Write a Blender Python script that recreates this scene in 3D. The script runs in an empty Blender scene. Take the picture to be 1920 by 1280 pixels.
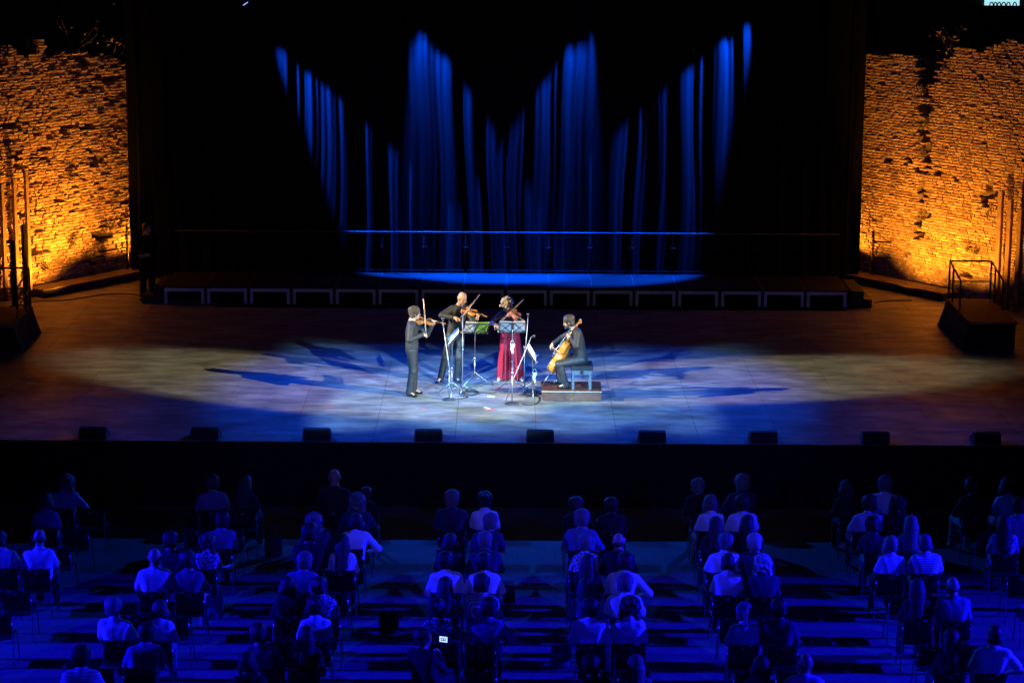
import bpy, math, random
import numpy as np
from mathutils import Vector, Matrix
random.seed(7); RNG = np.random.default_rng(7)
S = bpy.context.scene
COL = S.collection
R = math.radians

# ------------------------------------------------------------------ camera, world, light
def set_camera():
    p, yaw, roll = .20666, -.00208, .00639
    fw = Vector((-math.sin(yaw)*math.cos(p), math.cos(yaw)*math.cos(p), -math.sin(p)))
    r = Vector((math.cos(yaw), math.sin(yaw), 0)); u = r.cross(fw)
    r2 = r*math.cos(roll)+u*math.sin(roll); u2 = u*math.cos(roll)-r*math.sin(roll)
    cd = bpy.data.cameras.new('camera'); c = bpy.data.objects.new('camera', cd); COL.objects.link(c)
    m = Matrix((r2, u2, -fw)).transposed().to_4x4(); m.translation = (-.59804, -39.69094, 10.16805)
    c.matrix_world = m
    cd.sensor_width = 36; cd.lens = 4300/1920*36; cd.clip_end = 1000
    S.camera = c
set_camera()
W = bpy.data.worlds.new('World'); S.world = W; W.use_nodes = True
W.node_tree.nodes['Background'].inputs[0].default_value = (.25, .35, 1, 1)
W.node_tree.nodes['Background'].inputs[1].default_value = .0022
S.view_settings.view_transform = 'Standard'; S.view_settings.look = 'None'
S.view_settings.exposure = 0; S.view_settings.gamma = 1
try: S.view_settings.use_curve_mapping = False
except Exception: pass
S.cycles.use_denoising = True
S.cycles.max_bounces = 5; S.cycles.diffuse_bounces = 3; S.cycles.glossy_bounces = 3
S.cycles.sample_clamp_indirect = 4

def spot(loc, aim, power, color, size, blend=.3, radius=.1):
    l = bpy.data.lights.new('spotlight', 'SPOT'); l.energy = power; l.color = color
    l.spot_size = R(size); l.spot_blend = blend; l.shadow_soft_size = radius
    o = bpy.data.objects.new('spotlight', l); COL.objects.link(o)
    o.location = loc; o.rotation_euler = (Vector(aim)-Vector(loc)).to_track_quat('-Z', 'Y').to_euler()
    return o
WARM = (1, .88, .50); COOL = (.25, .58, 1.0); BLUE = (.0, .075, 1.0); DEEP = (.004, .004, 1.0); AMBER = (1, .34, .024)
# warm side light from both stage sides, cool white from the front, blue from behind
spot((11.2, -3.3, 7.3), (-3.6, 4.1, 0), 24000, WARM, 14.5, .4, .07)
spot((-12.4, 1.3, 6.5), (2.8, 4.9, 0), 21000, WARM, 14.5, .4, .07)
for x_, w_ in ((-2.4, 66000), (-.4, 52000), (1.7, 44000)):
    spot((-12.0, -18.0, 9.4), (x_, 3.9, .0), w_, COOL, 7.2, .6, .10)
    spot((9.7, -18.7, 9.4), (x_, 3.9, .0), w_, COOL, 7.2, .6, .10)
spot((-10.0, 12.6, 7.4), (.2, 1.6, 0), 12500, BLUE, 46, .9, .10)
spot((9.0, 12.6, 7.4), (-1.2, 1.6, 0), 12500, BLUE, 46, .9, .10)
# faint wash from the front, added to lift the pale riser frames
spot((0, -25, 11), (-.6, 11, 1), 950, (.56, .46, 1), 42, .8, .3)
# four blue lamps raking down the back curtain on to the risers
BEAMS = (((-6.92, 15.86, 6.74), (-2.75, 15.8, .4), 44000, 27, .4), ((-3.08, 15.80, 7.3), (-1.25, 15.7, .4), 36000, 37, .4), ((1.58, 15.80, 7.3), (-.25, 15.7, .4), 31000, 37, .4), ((5.8, 15.80, 7.3), (1.85, 15.7, .4), 38000, 37, .4))
for a_, b_, p_, s_, bl_ in BEAMS: spot(a_, b_, p_, BLUE, s_, bl_, .05)
# amber floods at the feet of the two ruined walls
LA, LD = (-11.94, 14.19), (.5937, .8047); RA, RD = (8.37, 16.73), (.6076, -.7943)
def along(A, d, u, out, z=0.): return (A[0]+d[0]*u+d[1]*out, A[1]+d[1]*u-d[0]*out, z)
for A_, d_, u_, o_, au_, av_, p_, s_ in ((LA, LD, .15, 1.75, -.1, 1.8, 1250, 104), (LA, LD, 1.4, 1.35, 1.2, 2.3, 600, 96), (LA, LD, 3.45, .55, 1.7, 3.2, 480, 100), (RA, RD, -.5, .55, 1.6, 3.8, 430, 90), (RA, RD, 2.0, 1.65, 2.1, 1.8, 880, 104), (RA, RD, 3.8, 1.75, 3.5, 2.3, 900, 104)):
    spot(along(A_, d_, u_, o_, .3), along(A_, d_, au_, 0, av_), p_, AMBER, s_, .7, .06)
# blue house light across the audience, then an added fill pair
spot((36, -8.0, 9.6), (4.2, -8.3, -1), 235000, DEEP, 18, 1, .14)
spot((-37, -8.0, 9.6), (-5.0, -8.3, -1), 180000, DEEP, 16, 1, .14)
spot((19, -31, 9), (4.0, -8.5, -.2), 5600, DEEP, 24, .8, .2)  # this and the next: weak fill from behind, added to brighten seated backs
spot((-20, -31, 9), (-4.5, -8.5, -.2), 4800, DEEP, 24, .8, .2)

# ------------------------------------------------------------------ materials
MATS = {}
def mat(key, rgb, rough=.6, metal=0., var=.0, vs=8., bump=0., bs=40., emit=None, spec=.5, trans=0., sheen=0.):
    if key in MATS: return MATS[key]
    m = bpy.data.materials.new(key); m.use_nodes = True; nt = m.node_tree; N = nt.nodes; L = nt.links
    b = N['Principled BSDF']
    b.inputs['Base Color'].default_value = (*rgb, 1); b.inputs['Roughness'].default_value = rough
    b.inputs['Metallic'].default_value = metal
    b.inputs['Specular IOR Level'].default_value = spec
    if trans: b.inputs['Transmission Weight'].default_value = trans
    if sheen: b.inputs['Sheen Weight'].default_value = sheen
    if emit: b.inputs['Emission Color'].default_value = (*emit[:3], 1); b.inputs['Emission Strength'].default_value = emit[3]
    tc = None
    if var or bump:
        tc = N.new('ShaderNodeTexCoord')
    if var:
        n = N.new('ShaderNodeTexNoise'); n.inputs['Scale'].default_value = vs; n.inputs['Detail'].default_value = 6
        L.new(tc.outputs['Object'], n.inputs['Vector'])
        r = N.new('ShaderNodeValToRGB'); e = r.color_ramp.elements
        e[0].position = .3; e[1].position = .7
        e[0].color = (*[c*(1-var) for c in rgb], 1); e[1].color = (*[min(1, c*(1+var)) for c in rgb], 1)
        L.new(n.outputs['Fac'], r.inputs['Fac']); L.new(r.outputs['Color'], b.inputs['Base Color'])
    if bump:
        n2 = N.new('ShaderNodeTexNoise'); n2.inputs['Scale'].default_value = bs; n2.inputs['Detail'].default_value = 4
        L.new(tc.outputs['Object'], n2.inputs['Vector'])
        bp = N.new('ShaderNodeBump'); bp.inputs['Strength'].default_value = bump; bp.inputs['Distance'].default_value = .01
        L.new(n2.outputs['Fac'], bp.inputs['Height']); L.new(bp.outputs['Normal'], b.inputs['Normal'])
    MATS[key] = m
    return m

def floor_material():
    m = bpy.data.materials.new('stage_floor_paint'); m.use_nodes = True; nt = m.node_tree; N = nt.nodes; L = nt.links
    b = N['Principled BSDF']
    g = N.new('ShaderNodeNewGeometry')
    def noise(scale, detail, sx=1, sy=1):
        mp = N.new('ShaderNodeMapping'); mp.inputs['Scale'].default_value = (sx, sy, 1)
        L.new(g.outputs['Position'], mp.inputs['Vector'])
        n = N.new('ShaderNodeTexNoise'); n.inputs['Scale'].default_value = scale; n.inputs['Detail'].default_value = detail
        n.inputs['Roughness'].default_value = .65
        L.new(mp.outputs['Vector'], n.inputs['Vector']); return n.outputs['Fac']
    def ramp(src, stops):
        r = N.new('ShaderNodeValToRGB'); e = r.color_ramp.elements
        while len(e) < len(stops): e.new(.5)
        for k, (p, c) in enumerate(stops): e[k].position = p; e[k].color = (*c, 1)
        L.new(src, r.inputs['Fac']); return r.outputs['Color']
    def mix(a, bb, fac, mode='MIX'):
        x = N.new('ShaderNodeMix'); x.data_type = 'RGBA'; x.blend_type = mode
        if isinstance(fac, float): x.inputs[0].default_value = fac
        else: L.new(fac, x.inputs[0])
        L.new(a, x.inputs[6]); L.new(bb, x.inputs[7]); return x.outputs[2]
    base = ramp(noise(.55, 8, .6, 1.3), [(.3, (.17, .166, .16)), (.7, (.28, .272, .258))])
    streak = ramp(noise(1.6, 9, .7, 1.7), [(.35, (.5, .5, .49)), (.52, (.95, .95, .95)), (.7, (1.6, 1.6, 1.56))])
    c = mix(base, streak, 1.0, 'MULTIPLY')
    scuff = ramp(noise(2.2, 12, .5, 3.2), [(.66, (0, 0, 0)), (.76, (1, 1, 1))])
    white = N.new('ShaderNodeRGB'); white.outputs[0].default_value = (.5, .49, .47, 1)
    c = mix(c, white.outputs[0], scuff)
    speck = ramp(noise(9, 4, .8, 1.6), [(.77, (0, 0, 0)), (.79, (1, 1, 1))])
    w2 = N.new('ShaderNodeRGB'); w2.outputs[0].default_value = (.6, .58, .55, 1)
    c = mix(c, w2.outputs[0], speck)
    L.new(c, b.inputs['Base Color'])
    rr = ramp(noise(1.2, 6), [(.3, (.42, .42, .42)), (.7, (.62, .62, .62))]); L.new(rr, b.inputs['Roughness'])
    b.inputs['Specular IOR Level'].default_value = .3
    return m
FLOOR = floor_material()

def ground_material():
    m = bpy.data.materials.new('audience_ground'); m.use_nodes = True; nt = m.node_tree; N = nt.nodes; L = nt.links
    b = N['Principled BSDF']; g = N.new('ShaderNodeNewGeometry')
    n = N.new('ShaderNodeTexNoise'); n.inputs['Scale'].default_value = 26; n.inputs['Detail'].default_value = 8; n.inputs['Roughness'].default_value = .8
    n3 = N.new('ShaderNodeTexNoise'); n3.inputs['Scale'].default_value = 1.1; n3.inputs['Detail'].default_value = 5
    L.new(g.outputs['Position'], n.inputs['Vector']); L.new(g.outputs['Position'], n3.inputs['Vector'])
    r = N.new('ShaderNodeValToRGB'); e = r.color_ramp.elements
    e[0].position = .32; e[0].color = (.06, .056, .052, 1); e[1].position = .72; e[1].color = (.26, .24, .22, 1)
    L.new(n.outputs['Fac'], r.inputs['Fac'])
    r3 = N.new('ShaderNodeValToRGB'); e = r3.color_ramp.elements
    e[0].position = .3; e[0].color = (.7, .7, .7, 1); e[1].position = .7; e[1].color = (1.1, 1.1, 1.1, 1)
    L.new(n3.outputs['Fac'], r3.inputs['Fac'])
    x = N.new('ShaderNodeMix'); x.data_type = 'RGBA'; x.blend_type = 'MULTIPLY'; x.inputs[0].default_value = 1
    L.new(r.outputs['Color'], x.inputs[6]); L.new(r3.outputs['Color'], x.inputs[7]); L.new(x.outputs[2], b.inputs['Base Color'])
    bp = N.new('ShaderNodeBump'); bp.inputs['Strength'].default_value = .5; bp.inputs['Distance'].default_value = .02
    L.new(n.outputs['Fac'], bp.inputs['Height']); L.new(bp.outputs['Normal'], b.inputs['Normal'])
    b.inputs['Roughness'].default_value = .85
    return m

# ------------------------------------------------------------------ object helpers
def link(o, parent=None):
    COL.objects.link(o)
    if parent is not None: o.parent = parent
    return o
def tag(o, label=None, cat=None, group=None, kind=None):
    if label: o['label'] = label
    if cat: o['category'] = cat
    if group: o['group'] = group
    if kind: o['kind'] = kind
    return o
def thing(name, label, cat, loc=(0, 0, 0), rz=0, group=None):
    o = bpy.data.objects.new(name, None); o.location = loc; o.rotation_euler = (0, 0, rz); o.empty_display_size = .1
    link(o); return tag(o, label, cat, group)
def copy_tree(o, parent=None):
    c = o.copy(); COL.objects.link(c)
    if parent is not None: c.parent = parent
    for ch in list(o.children): copy_tree(ch, c)
    return c
def put(name, me, m=None, parent=None, loc=None, mx=None):
    o = bpy.data.objects.new(name, me); link(o, parent)
    if m is not None:
        if not me.materials: me.materials.append(m)
        elif me.materials[0] is not m:
            o.material_slots[0].link = 'OBJECT'; o.material_slots[0].material = m
    if loc is not None: o.location = loc
    if mx is not None: o.matrix_local = mx
    return o

class MB:
    def __init__(s): s.v = []; s.f = []; s.sm = []
    def add(s, vs, fs, smooth=False):
        o = len(s.v); s.v += [tuple(v) for v in vs]; s.f += [tuple(i+o for i in f) for f in fs]; s.sm += [smooth]*len(fs); return s
    def box(s, a, b, mx=None):
        (x0, y0, z0), (x1, y1, z1) = a, b
        vs = [Vector(p) for p in ((x0,y0,z0),(x1,y0,z0),(x1,y1,z0),(x0,y1,z0),(x0,y0,z1),(x1,y0,z1),(x1,y1,z1),(x0,y1,z1))]
        if mx is not None: vs = [mx @ v for v in vs]
        return s.add(vs, [(3,2,1,0),(4,5,6,7),(0,1,5,4),(1,2,6,5),(2,3,7,6),(3,0,4,7)])
    def bbox(s, a, b, c=.01, mx=None):      # box with chamfered vertical and top edges
        (x0, y0, z0), (x1, y1, z1) = a, b
        vs = []
        for z, k in ((z0, c), (z1-c, 0), (z1, c)):
            kk = k
            pts = [(x0+c+kk*.0, y0), (x1-c, y0), (x1, y0+c), (x1, y1-c), (x1-c, y1), (x0+c, y1), (x0, y1-c), (x0, y0+c)]
            cx, cy = (x0+x1)/2, (y0+y1)/2
            if z == z1: pts = [(cx+(px-cx)*(1-2*c/(x1-x0)), cy+(py-cy)*(1-2*c/(y1-y0))) for px, py in pts]
            vs += [Vector((px, py, z)) for px, py in pts]
        if mx is not None: vs = [mx @ v for v in vs]
        fs = [tuple(range(7, -1, -1)), tuple(range(16, 24))]
        for l in range(2):
            for i in range(8): fs.append((l*8+i, l*8+(i+1) % 8, l*8+8+(i+1) % 8, l*8+8+i))
        return s.add(vs, fs)
    def tube(s, pts, r, n=8, cap=True):
        pts = [Vector(p) for p in pts]; rs = r if isinstance(r, (list, tuple)) else [r]*len(pts)
        vs = []; prev = None
        for i, p in enumerate(pts):
            d = (pts[min(i+1, len(pts)-1)]-pts[max(i-1, 0)]).normalized()
            if prev is None:
                prev = d.cross(Vector((0, 0, 1)) if abs(d.z) < .9 else Vector((1, 0, 0))).normalized()
            u = (prev-d*prev.dot(d)).normalized(); prev = u; w = d.cross(u)
            vs += [p+(u*math.cos(2*math.pi*k/n)+w*math.sin(2*math.pi*k/n))*rs[i] for k in range(n)]
        fs = []
        for i in range(len(pts)-1):
            for k in range(n): fs.append((i*n+k, i*n+(k+1) % n, i*n+n+(k+1) % n, i*n+n+k))
        s.add(vs, fs, True)
        if cap:
            o = len(s.v)-len(vs); s.f.append(tuple(o+k for k in range(n-1, -1, -1))); s.f.append(tuple(o+(len(pts)-1)*n+k for k in range(n))); s.sm += [False]*2
        return s
    def lathe(s, c, prof, n=20):
        c = Vector(c); vs = []
        for r, z in prof: vs += [c+Vector((r*math.cos(2*math.pi*k/n), r*math.sin(2*math.pi*k/n), z)) for k in range(n)]
        fs = [(i*n+k, i*n+(k+1) % n, i*n+n+(k+1) % n, i*n+n+k) for i in range(len(prof)-1) for k in range(n)]
        fs.append(tuple(range(n-1, -1, -1))); fs.append(tuple((len(prof)-1)*n+k for k in range(n)))
        return s.add(vs, fs, False)
    def ball(s, c, r, n=10, m=6):
        c = Vector(c); rr = r if isinstance(r, (tuple, list)) else (r, r, r)
        vs = [c+Vector((0, 0, -rr[2]))]
        for j in range(1, m):
            a = -math.pi/2+math.pi*j/m
            vs += [c+Vector((math.cos(a)*math.cos(2*math.pi*k/n)*rr[0], math.cos(a)*math.sin(2*math.pi*k/n)*rr[1], math.sin(a)*rr[2])) for k in range(n)]
        vs.append(c+Vector((0, 0, rr[2]))); fs = []
        for k in range(n): fs.append((0, 1+(k+1) % n, 1+k)); fs.append((len(vs)-1, len(vs)-1-n+k, len(vs)-1-n+(k+1) % n))
        for j in range(m-2):
            for k in range(n): fs.append((1+j*n+k, 1+j*n+(k+1) % n, 1+j*n+n+(k+1) % n, 1+j*n+n+k))
        return s.add(vs, fs, True)
    def mesh(s, name):
        me = bpy.data.meshes.new(name); me.from_pydata(s.v, [], s.f); me.polygons.foreach_set('use_smooth', s.sm); me.update(); return me
    def build(s, name, m, parent=None, loc=None, mx=None): return put(name, s.mesh(name), m, parent, loc, mx)

# ------------------------------------------------------------------ organic surfaces: signed distance -> surface nets
V3 = lambda *a: np.array(a, float)
def cap(a, b, ra, rb=None, k=.03): return ('c', V3(*a), V3(*b), ra, ra if rb is None else rb, k)
def ell(c, r, M=None, k=.03, sub=False): return ('s' if sub else 'e', V3(*c), V3(*r), np.eye(3) if M is None else M, k)
def sdf_mesh(name, prims, vox, noise=0., seed=1):
    lo = []; hi = []
    for p in prims:
        if p[0] == 'c': r = max(p[3], p[4]); lo.append(np.minimum(p[1], p[2])-r); hi.append(np.maximum(p[1], p[2])+r)
        elif p[0] == 'e': r = max(p[2]); lo.append(p[1]-r); hi.append(p[1]+r)
    lo = np.min(lo, 0)-3*vox; hi = np.max(hi, 0)+3*vox
    n = np.ceil((hi-lo)/vox).astype(int)+1
    D = np.full(n, .5, np.float32); ax = [lo[i]+vox*np.arange(n[i]) for i in range(3)]
    for p in prims:
        k = p[-1]
        if p[0] == 'c': r = max(p[3], p[4]); a = np.minimum(p[1], p[2])-r; b = np.maximum(p[1], p[2])+r
        else: r = max(p[2]); a = p[1]-r; b = p[1]+r
        mrg = k+3*vox
        i0 = np.maximum(0, np.floor((a-mrg-lo)/vox).astype(int)); i1 = np.minimum(n, np.ceil((b+mrg-lo)/vox).astype(int)+1)
        if (i1 <= i0).any(): continue
        sl = tuple(slice(i0[i], i1[i]) for i in range(3))
        X, Y, Z = np.meshgrid(*[ax[i][sl[i]] for i in range(3)], indexing='ij', sparse=True)
        if p[0] == 'c':
            ba = p[2]-p[1]; L2 = max(ba @ ba, 1e-9); px, py, pz = X-p[1][0], Y-p[1][1], Z-p[1][2]
            t = np.clip((px*ba[0]+py*ba[1]+pz*ba[2])/L2, 0, 1)
            d = np.sqrt((px-t*ba[0])**2+(py-t*ba[1])**2+(pz-t*ba[2])**2)-(p[3]+(p[4]-p[3])*t)
        else:
            M = p[3]; q = [X-p[1][0], Y-p[1][1], Z-p[1][2]]
            l = [q[0]*M[0, j]+q[1]*M[1, j]+q[2]*M[2, j] for j in range(3)]
            k0 = np.sqrt(sum((l[j]/p[2][j])**2 for j in range(3))); k1 = np.sqrt(sum((l[j]/p[2][j]**2)**2 for j in range(3)))+1e-9
            d = k0*(k0-1)/k1
        a_ = D[sl]
        if p[0] == 's': h = np.clip(.5-.5*(a_+d)/k, 0, 1); D[sl] = a_*(1-h)-d*h+k*h*(1-h)
        else: h = np.clip(.5+.5*(a_-d)/k, 0, 1); D[sl] = a_*(1-h)+d*h-k*h*(1-h)
    ins = D < 0
    c = np.zeros(n-1, np.int8)
    for i in (0, 1):
        for j in (0, 1):
            for k in (0, 1): c += ins[i:n[0]-1+i, j:n[1]-1+j, k:n[2]-1+k]
    act = np.argwhere((c > 0) & (c < 8)); idx = np.full(n-1, -1, np.int64); idx[tuple(act.T)] = np.arange(len(act))
    cor = [(i, j, k) for i in (0, 1) for j in (0, 1) for k in (0, 1)]
    val = np.stack([D[act[:, 0]+i, act[:, 1]+j, act[:, 2]+k] for i, j, k in cor], 1)
    acc = np.zeros((len(act), 3)); cnt = np.zeros(len(act))
    for e0 in range(8):
        for d in range(3):
            if cor[e0][d]: continue
            q = list(cor[e0]); q[d] = 1; e1 = cor.index(tuple(q)); v0, v1 = val[:, e0], val[:, e1]
            ms = (v0 < 0) != (v1 < 0); t = np.where(ms, v0/np.where(ms, v0-v1, 1), 0)
            pos = np.array(cor[e0], float)[None]+np.eye(3)[d][None]*t[:, None]
            acc += pos*ms[:, None]; cnt += ms
    vs = lo+vox*(act+acc/cnt[:, None])
    if noise:
        rg = np.random.default_rng(seed)
        ph = rg.uniform(0, 6.28, (6, 3)); fr = rg.uniform(20, 75, (6, 3))
        disp = sum(np.sin(vs*fr[i]+ph[i]) for i in range(6))/6
        vs = vs+disp*noise
    F = []
    for d in range(3):
        o1, o2 = [(1, 2), (2, 0), (0, 1)][d]
        s0 = [slice(None)]*3; s1 = [slice(None)]*3; s0[d] = slice(0, -1); s1[d] = slice(1, None)
        A_, B_ = ins[tuple(s0)], ins[tuple(s1)]
        E_ = np.argwhere(A_ != B_)
        ok = (E_[:, o1] > 0) & (E_[:, o2] > 0) & (E_[:, o1] < n[o1]-1) & (E_[:, o2] < n[o2]-1); E_ = E_[ok]
        u1 = np.zeros(3, int); u1[o1] = 1; u2 = np.zeros(3, int); u2[o2] = 1
        q = [idx[tuple((E_-x).T)] for x in (u1+u2, u2, 0*u1, u1)]
        q = np.stack(q, 1); fl = ~A_[tuple(E_.T)]; q[fl] = q[fl][:, ::-1]; F.append(q)
    F = np.concatenate(F)
    me = bpy.data.meshes.new(name); me.vertices.add(len(vs)); me.vertices.foreach_set('co', vs.astype(np.float32).ravel())
    me.loops.add(F.size); me.loops.foreach_set('vertex_index', F.astype(np.int32).ravel())
    me.polygons.add(len(F)); me.polygons.foreach_set('loop_start', np.arange(0, F.size, 4, dtype=np.int32))
    me.polygons.foreach_set('use_smooth', np.ones(len(F), bool)); me.update(calc_edges=True); me.validate()
    return me

def unit(v): v = np.array(v, float); return v/np.linalg.norm(v)
def frame(fwd, up=(0, 0, 1)):
    f = unit(fwd); r = unit(np.cross(f, up)); u = np.cross(r, f); return np.stack([r, f, u], 1)   # columns: right, forward, up
def head_prims(c, M, k=.018, sc=1.):
    M = np.array(M); P = lambda x, y, z: np.array(c)+M @ V3(x, y, z)*sc
    out = [ell(P(0, -.005, .028), tuple(sc*q for q in (.076, .097, .098)), M, k), ell(P(0, .03, -.05), tuple(sc*q for q in (.058, .066, .066)), M, .03),
           cap(P(0, .088, .012), P(0, .108, -.022), .009, .014, .012), cap(P(-.03, .08, .03), P(.03, .08, .03), .013, None, .012),
           cap(P(0, .07, -.092), P(0, .075, -.088), .022, None, .02), cap(P(-.018, .088, -.052), P(.018, .088, -.052), .009, None, .01)]
    for sx in (-1, 1):
        out += [ell(P(sx*.078, -.005, .0), tuple(sc*q for q in (.014, .022, .034)), M, .008), cap(P(sx*.04, .07, -.02), P(sx*.042, .066, -.03), .02, None, .02)]
        out.append(ell(P(sx*.032, .1, .008), (.018, .016, .012), M, .012, True))
    return out
def hand_prims(w, d, nrm, side, curl=.6, grip=False):
    # w wrist, d finger direction, nrm palm normal (the way fingers close), side +1/-1 thumb side along cross
    d = unit(d); nrm = unit(np.array(nrm)-d*(np.array(nrm) @ d)); s = np.cross(d, nrm)*side; w = np.array(w, float)
    out = [cap(w, w+d*.03, .026, .028, .02)]
    M = np.stack([s, d, nrm], 1)
    out.append(ell(w+d*.055, (.042, .05, .019), M, .02))
    for i, l in enumerate((.062, .072, .068, .052)):
        b = w+d*.092+s*(.03-.02*i)-d*.006*abs(i-1.4)
        a1 = curl*.9; a2 = curl*1.9; a3 = curl*2.7
        p1 = b+(d*math.cos(a1)+nrm*math.sin(a1))*l*.45; p2 = p1+(d*math.cos(a2)+nrm*math.sin(a2))*l*.32; p3 = p2+(d*math.cos(a3)+nrm*math.sin(a3))*l*.25
        out += [cap(b, p1, .0098, .009, .005), cap(p1, p2, .009, .0085, .004), cap(p2, p3, .0085, .0075, .004)]
    t0 = w+d*.03+s*.03; t1 = t0+(s*.55+d*.7+nrm*.45)*.045; t2 = t1+(s*(.1 if grip else .3)+d*.8+nrm*.6)*.032
    out += [cap(t0, t1, .014, .011, .01), cap(t1, t2, .011, .009, .004)]
    return out
def lerp(a, b, t): return np.array(a, float)*(1-t)+np.array(b, float)*t
def torso_prims(J, inf=0., w=1.):
    rs, ls, rh, lh = [np.array(J[k], float) for k in ('rs', 'ls', 'rh', 'lh')]
    out = []
    for t, sh, r in ((.04, .80, .068), (.22, .56, .098), (.45, .5, .104), (.7, .55, .1), (.92, .6, .108)):
        a, b = lerp(rs, rh, t), lerp(ls, lh, t); m = (a+b)/2
        if t > .6: wd = 1.08
        else: wd = 1.
        out.append(cap(m+(a-m)*sh*wd, m+(b-m)*sh*wd, r*w+inf, None, .07))
    sm = (rs+ls)/2; nk = np.array(J['neck'], float)
    for q in (rs, ls): out.append(cap(nk-V3(0, 0, .02), sm+(q-sm)*.82+V3(0, 0, .012), .045+inf, .05+inf, .04))
    out.append(cap(sm+(nk-sm)*.0, nk, .06+inf, .052+inf, .05))
    return out
def limb(a, b, c, ra, rb, rc, k=.02): return [cap(a, b, ra, rb, k), cap(b, c, rb, rc, k)]
def shoe(an, d, k=.015):
    d = unit(d); an = np.array(an, float); z = an[2]
    h = an+V3(0, 0, -.045)-d*.03; t = an+V3(0, 0, -.055)+d*.16
    return [cap(an, an+V3(0, 0, -.03), .042, .042, k), cap(h, an+V3(0, 0, -.045)+d*.08, .037, .038, k), cap(an+V3(0, 0, -.05)+d*.08, t, .036, .026, k)]

def full_figure(t, J, m, vox=.007, cv=.009, sleeve='long', w=1., trousers=True, shirt=True):
    """one continuous body, with shirt, trousers and shoes as separate garments over it"""
    M = frame(J['face'], J.get('up', (0, 0, 1))); b = head_prims(J['head'], M)
    nk = np.array(J['neck'], float)
    b += [cap(nk-(np.array(J['head'])-nk)*.2, np.array(J['head'])+M @ V3(0, -.02, -.05), .056, .054, .03)]
    b += torso_prims(J, 0, w)
    for s in 'rl':
        b += limb(J[s+'s'], J[s+'e'], J[s+'w'], .05*w, .042*w, .027)
        b += limb(J[s+'h'], J[s+'k'], J[s+'a'], .085*w, .056*w, .04)
        b += [cap(J[s+'a'], np.array(J[s+'a'])+unit(J[s+'t'])*.12+V3(0, 0, -.045), .036, .028, .02)]
        b += hand_prims(*J[s+'hand'])
    put('body', sdf_mesh('body', b, vox), m['skin'], t)
    if shirt:
        g = torso_prims(dict(J, neck=lerp((np.array(J['rs'])+np.array(J['ls']))/2, nk, .75)), .012, w)
        for s in 'rl':
            if sleeve == 'long': g += limb(J[s+'s'], J[s+'e'], lerp(J[s+'e'], J[s+'w'], .93), .066*w, .058*w, .044)
            else: g += [cap(J[s+'s'], lerp(J[s+'s'], J[s+'e'], .65), .066*w, .062*w, .03)]
        put('shirt', sdf_mesh('shirt', g, cv, .006, 3), m['shirt'], t)
    if trousers:
        hm = (np.array(J['rh'])+np.array(J['lh']))/2; up = unit((np.array(J['rs'])+np.array(J['ls']))/2-hm)
        g = [cap(lerp(J['rh'], J['lh'], .2), lerp(J['rh'], J['lh'], .8), .122*w, None, .05), cap(lerp(J['rh'], J['lh'], .25)+up*.1, lerp(J['rh'], J['lh'], .75)+up*.1, .113*w, None, .05)]
        for s in 'rl':
            g += limb(J[s+'h'], J[s+'k'], np.array(J[s+'a'])+V3(0, 0, -.02), .102*w, .078*w, .066)
        put('trousers', sdf_mesh('trousers', g, cv, .008, 5), m['trousers'], t)
    for s in 'rl':
        put('shoe', sdf_mesh('shoe', shoe(J[s+'a'], J[s+'t']), .009), m['shoe'], t)
    eb = MB()
    for sx in (-1, 1):
        e = MB(); e.ball(Vector(np.array(J['head'])+M @ V3(sx*.031, .085, .009)), .0115, 8, 6); e.build('eye', mat('eye', (.06, .05, .05), .2), t)
    mo = MB(); mo.ball((0, 0, 0), (.021, .008, .006), 8, 4)
    mm = Matrix(M.tolist()).to_4x4(); mm.translation = Vector(np.array(J['head'])+M @ V3(0, .092, -.055)); mo.build('mouth', mat('lips', (.3, .1, .09), .5), t, mx=mm)

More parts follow.
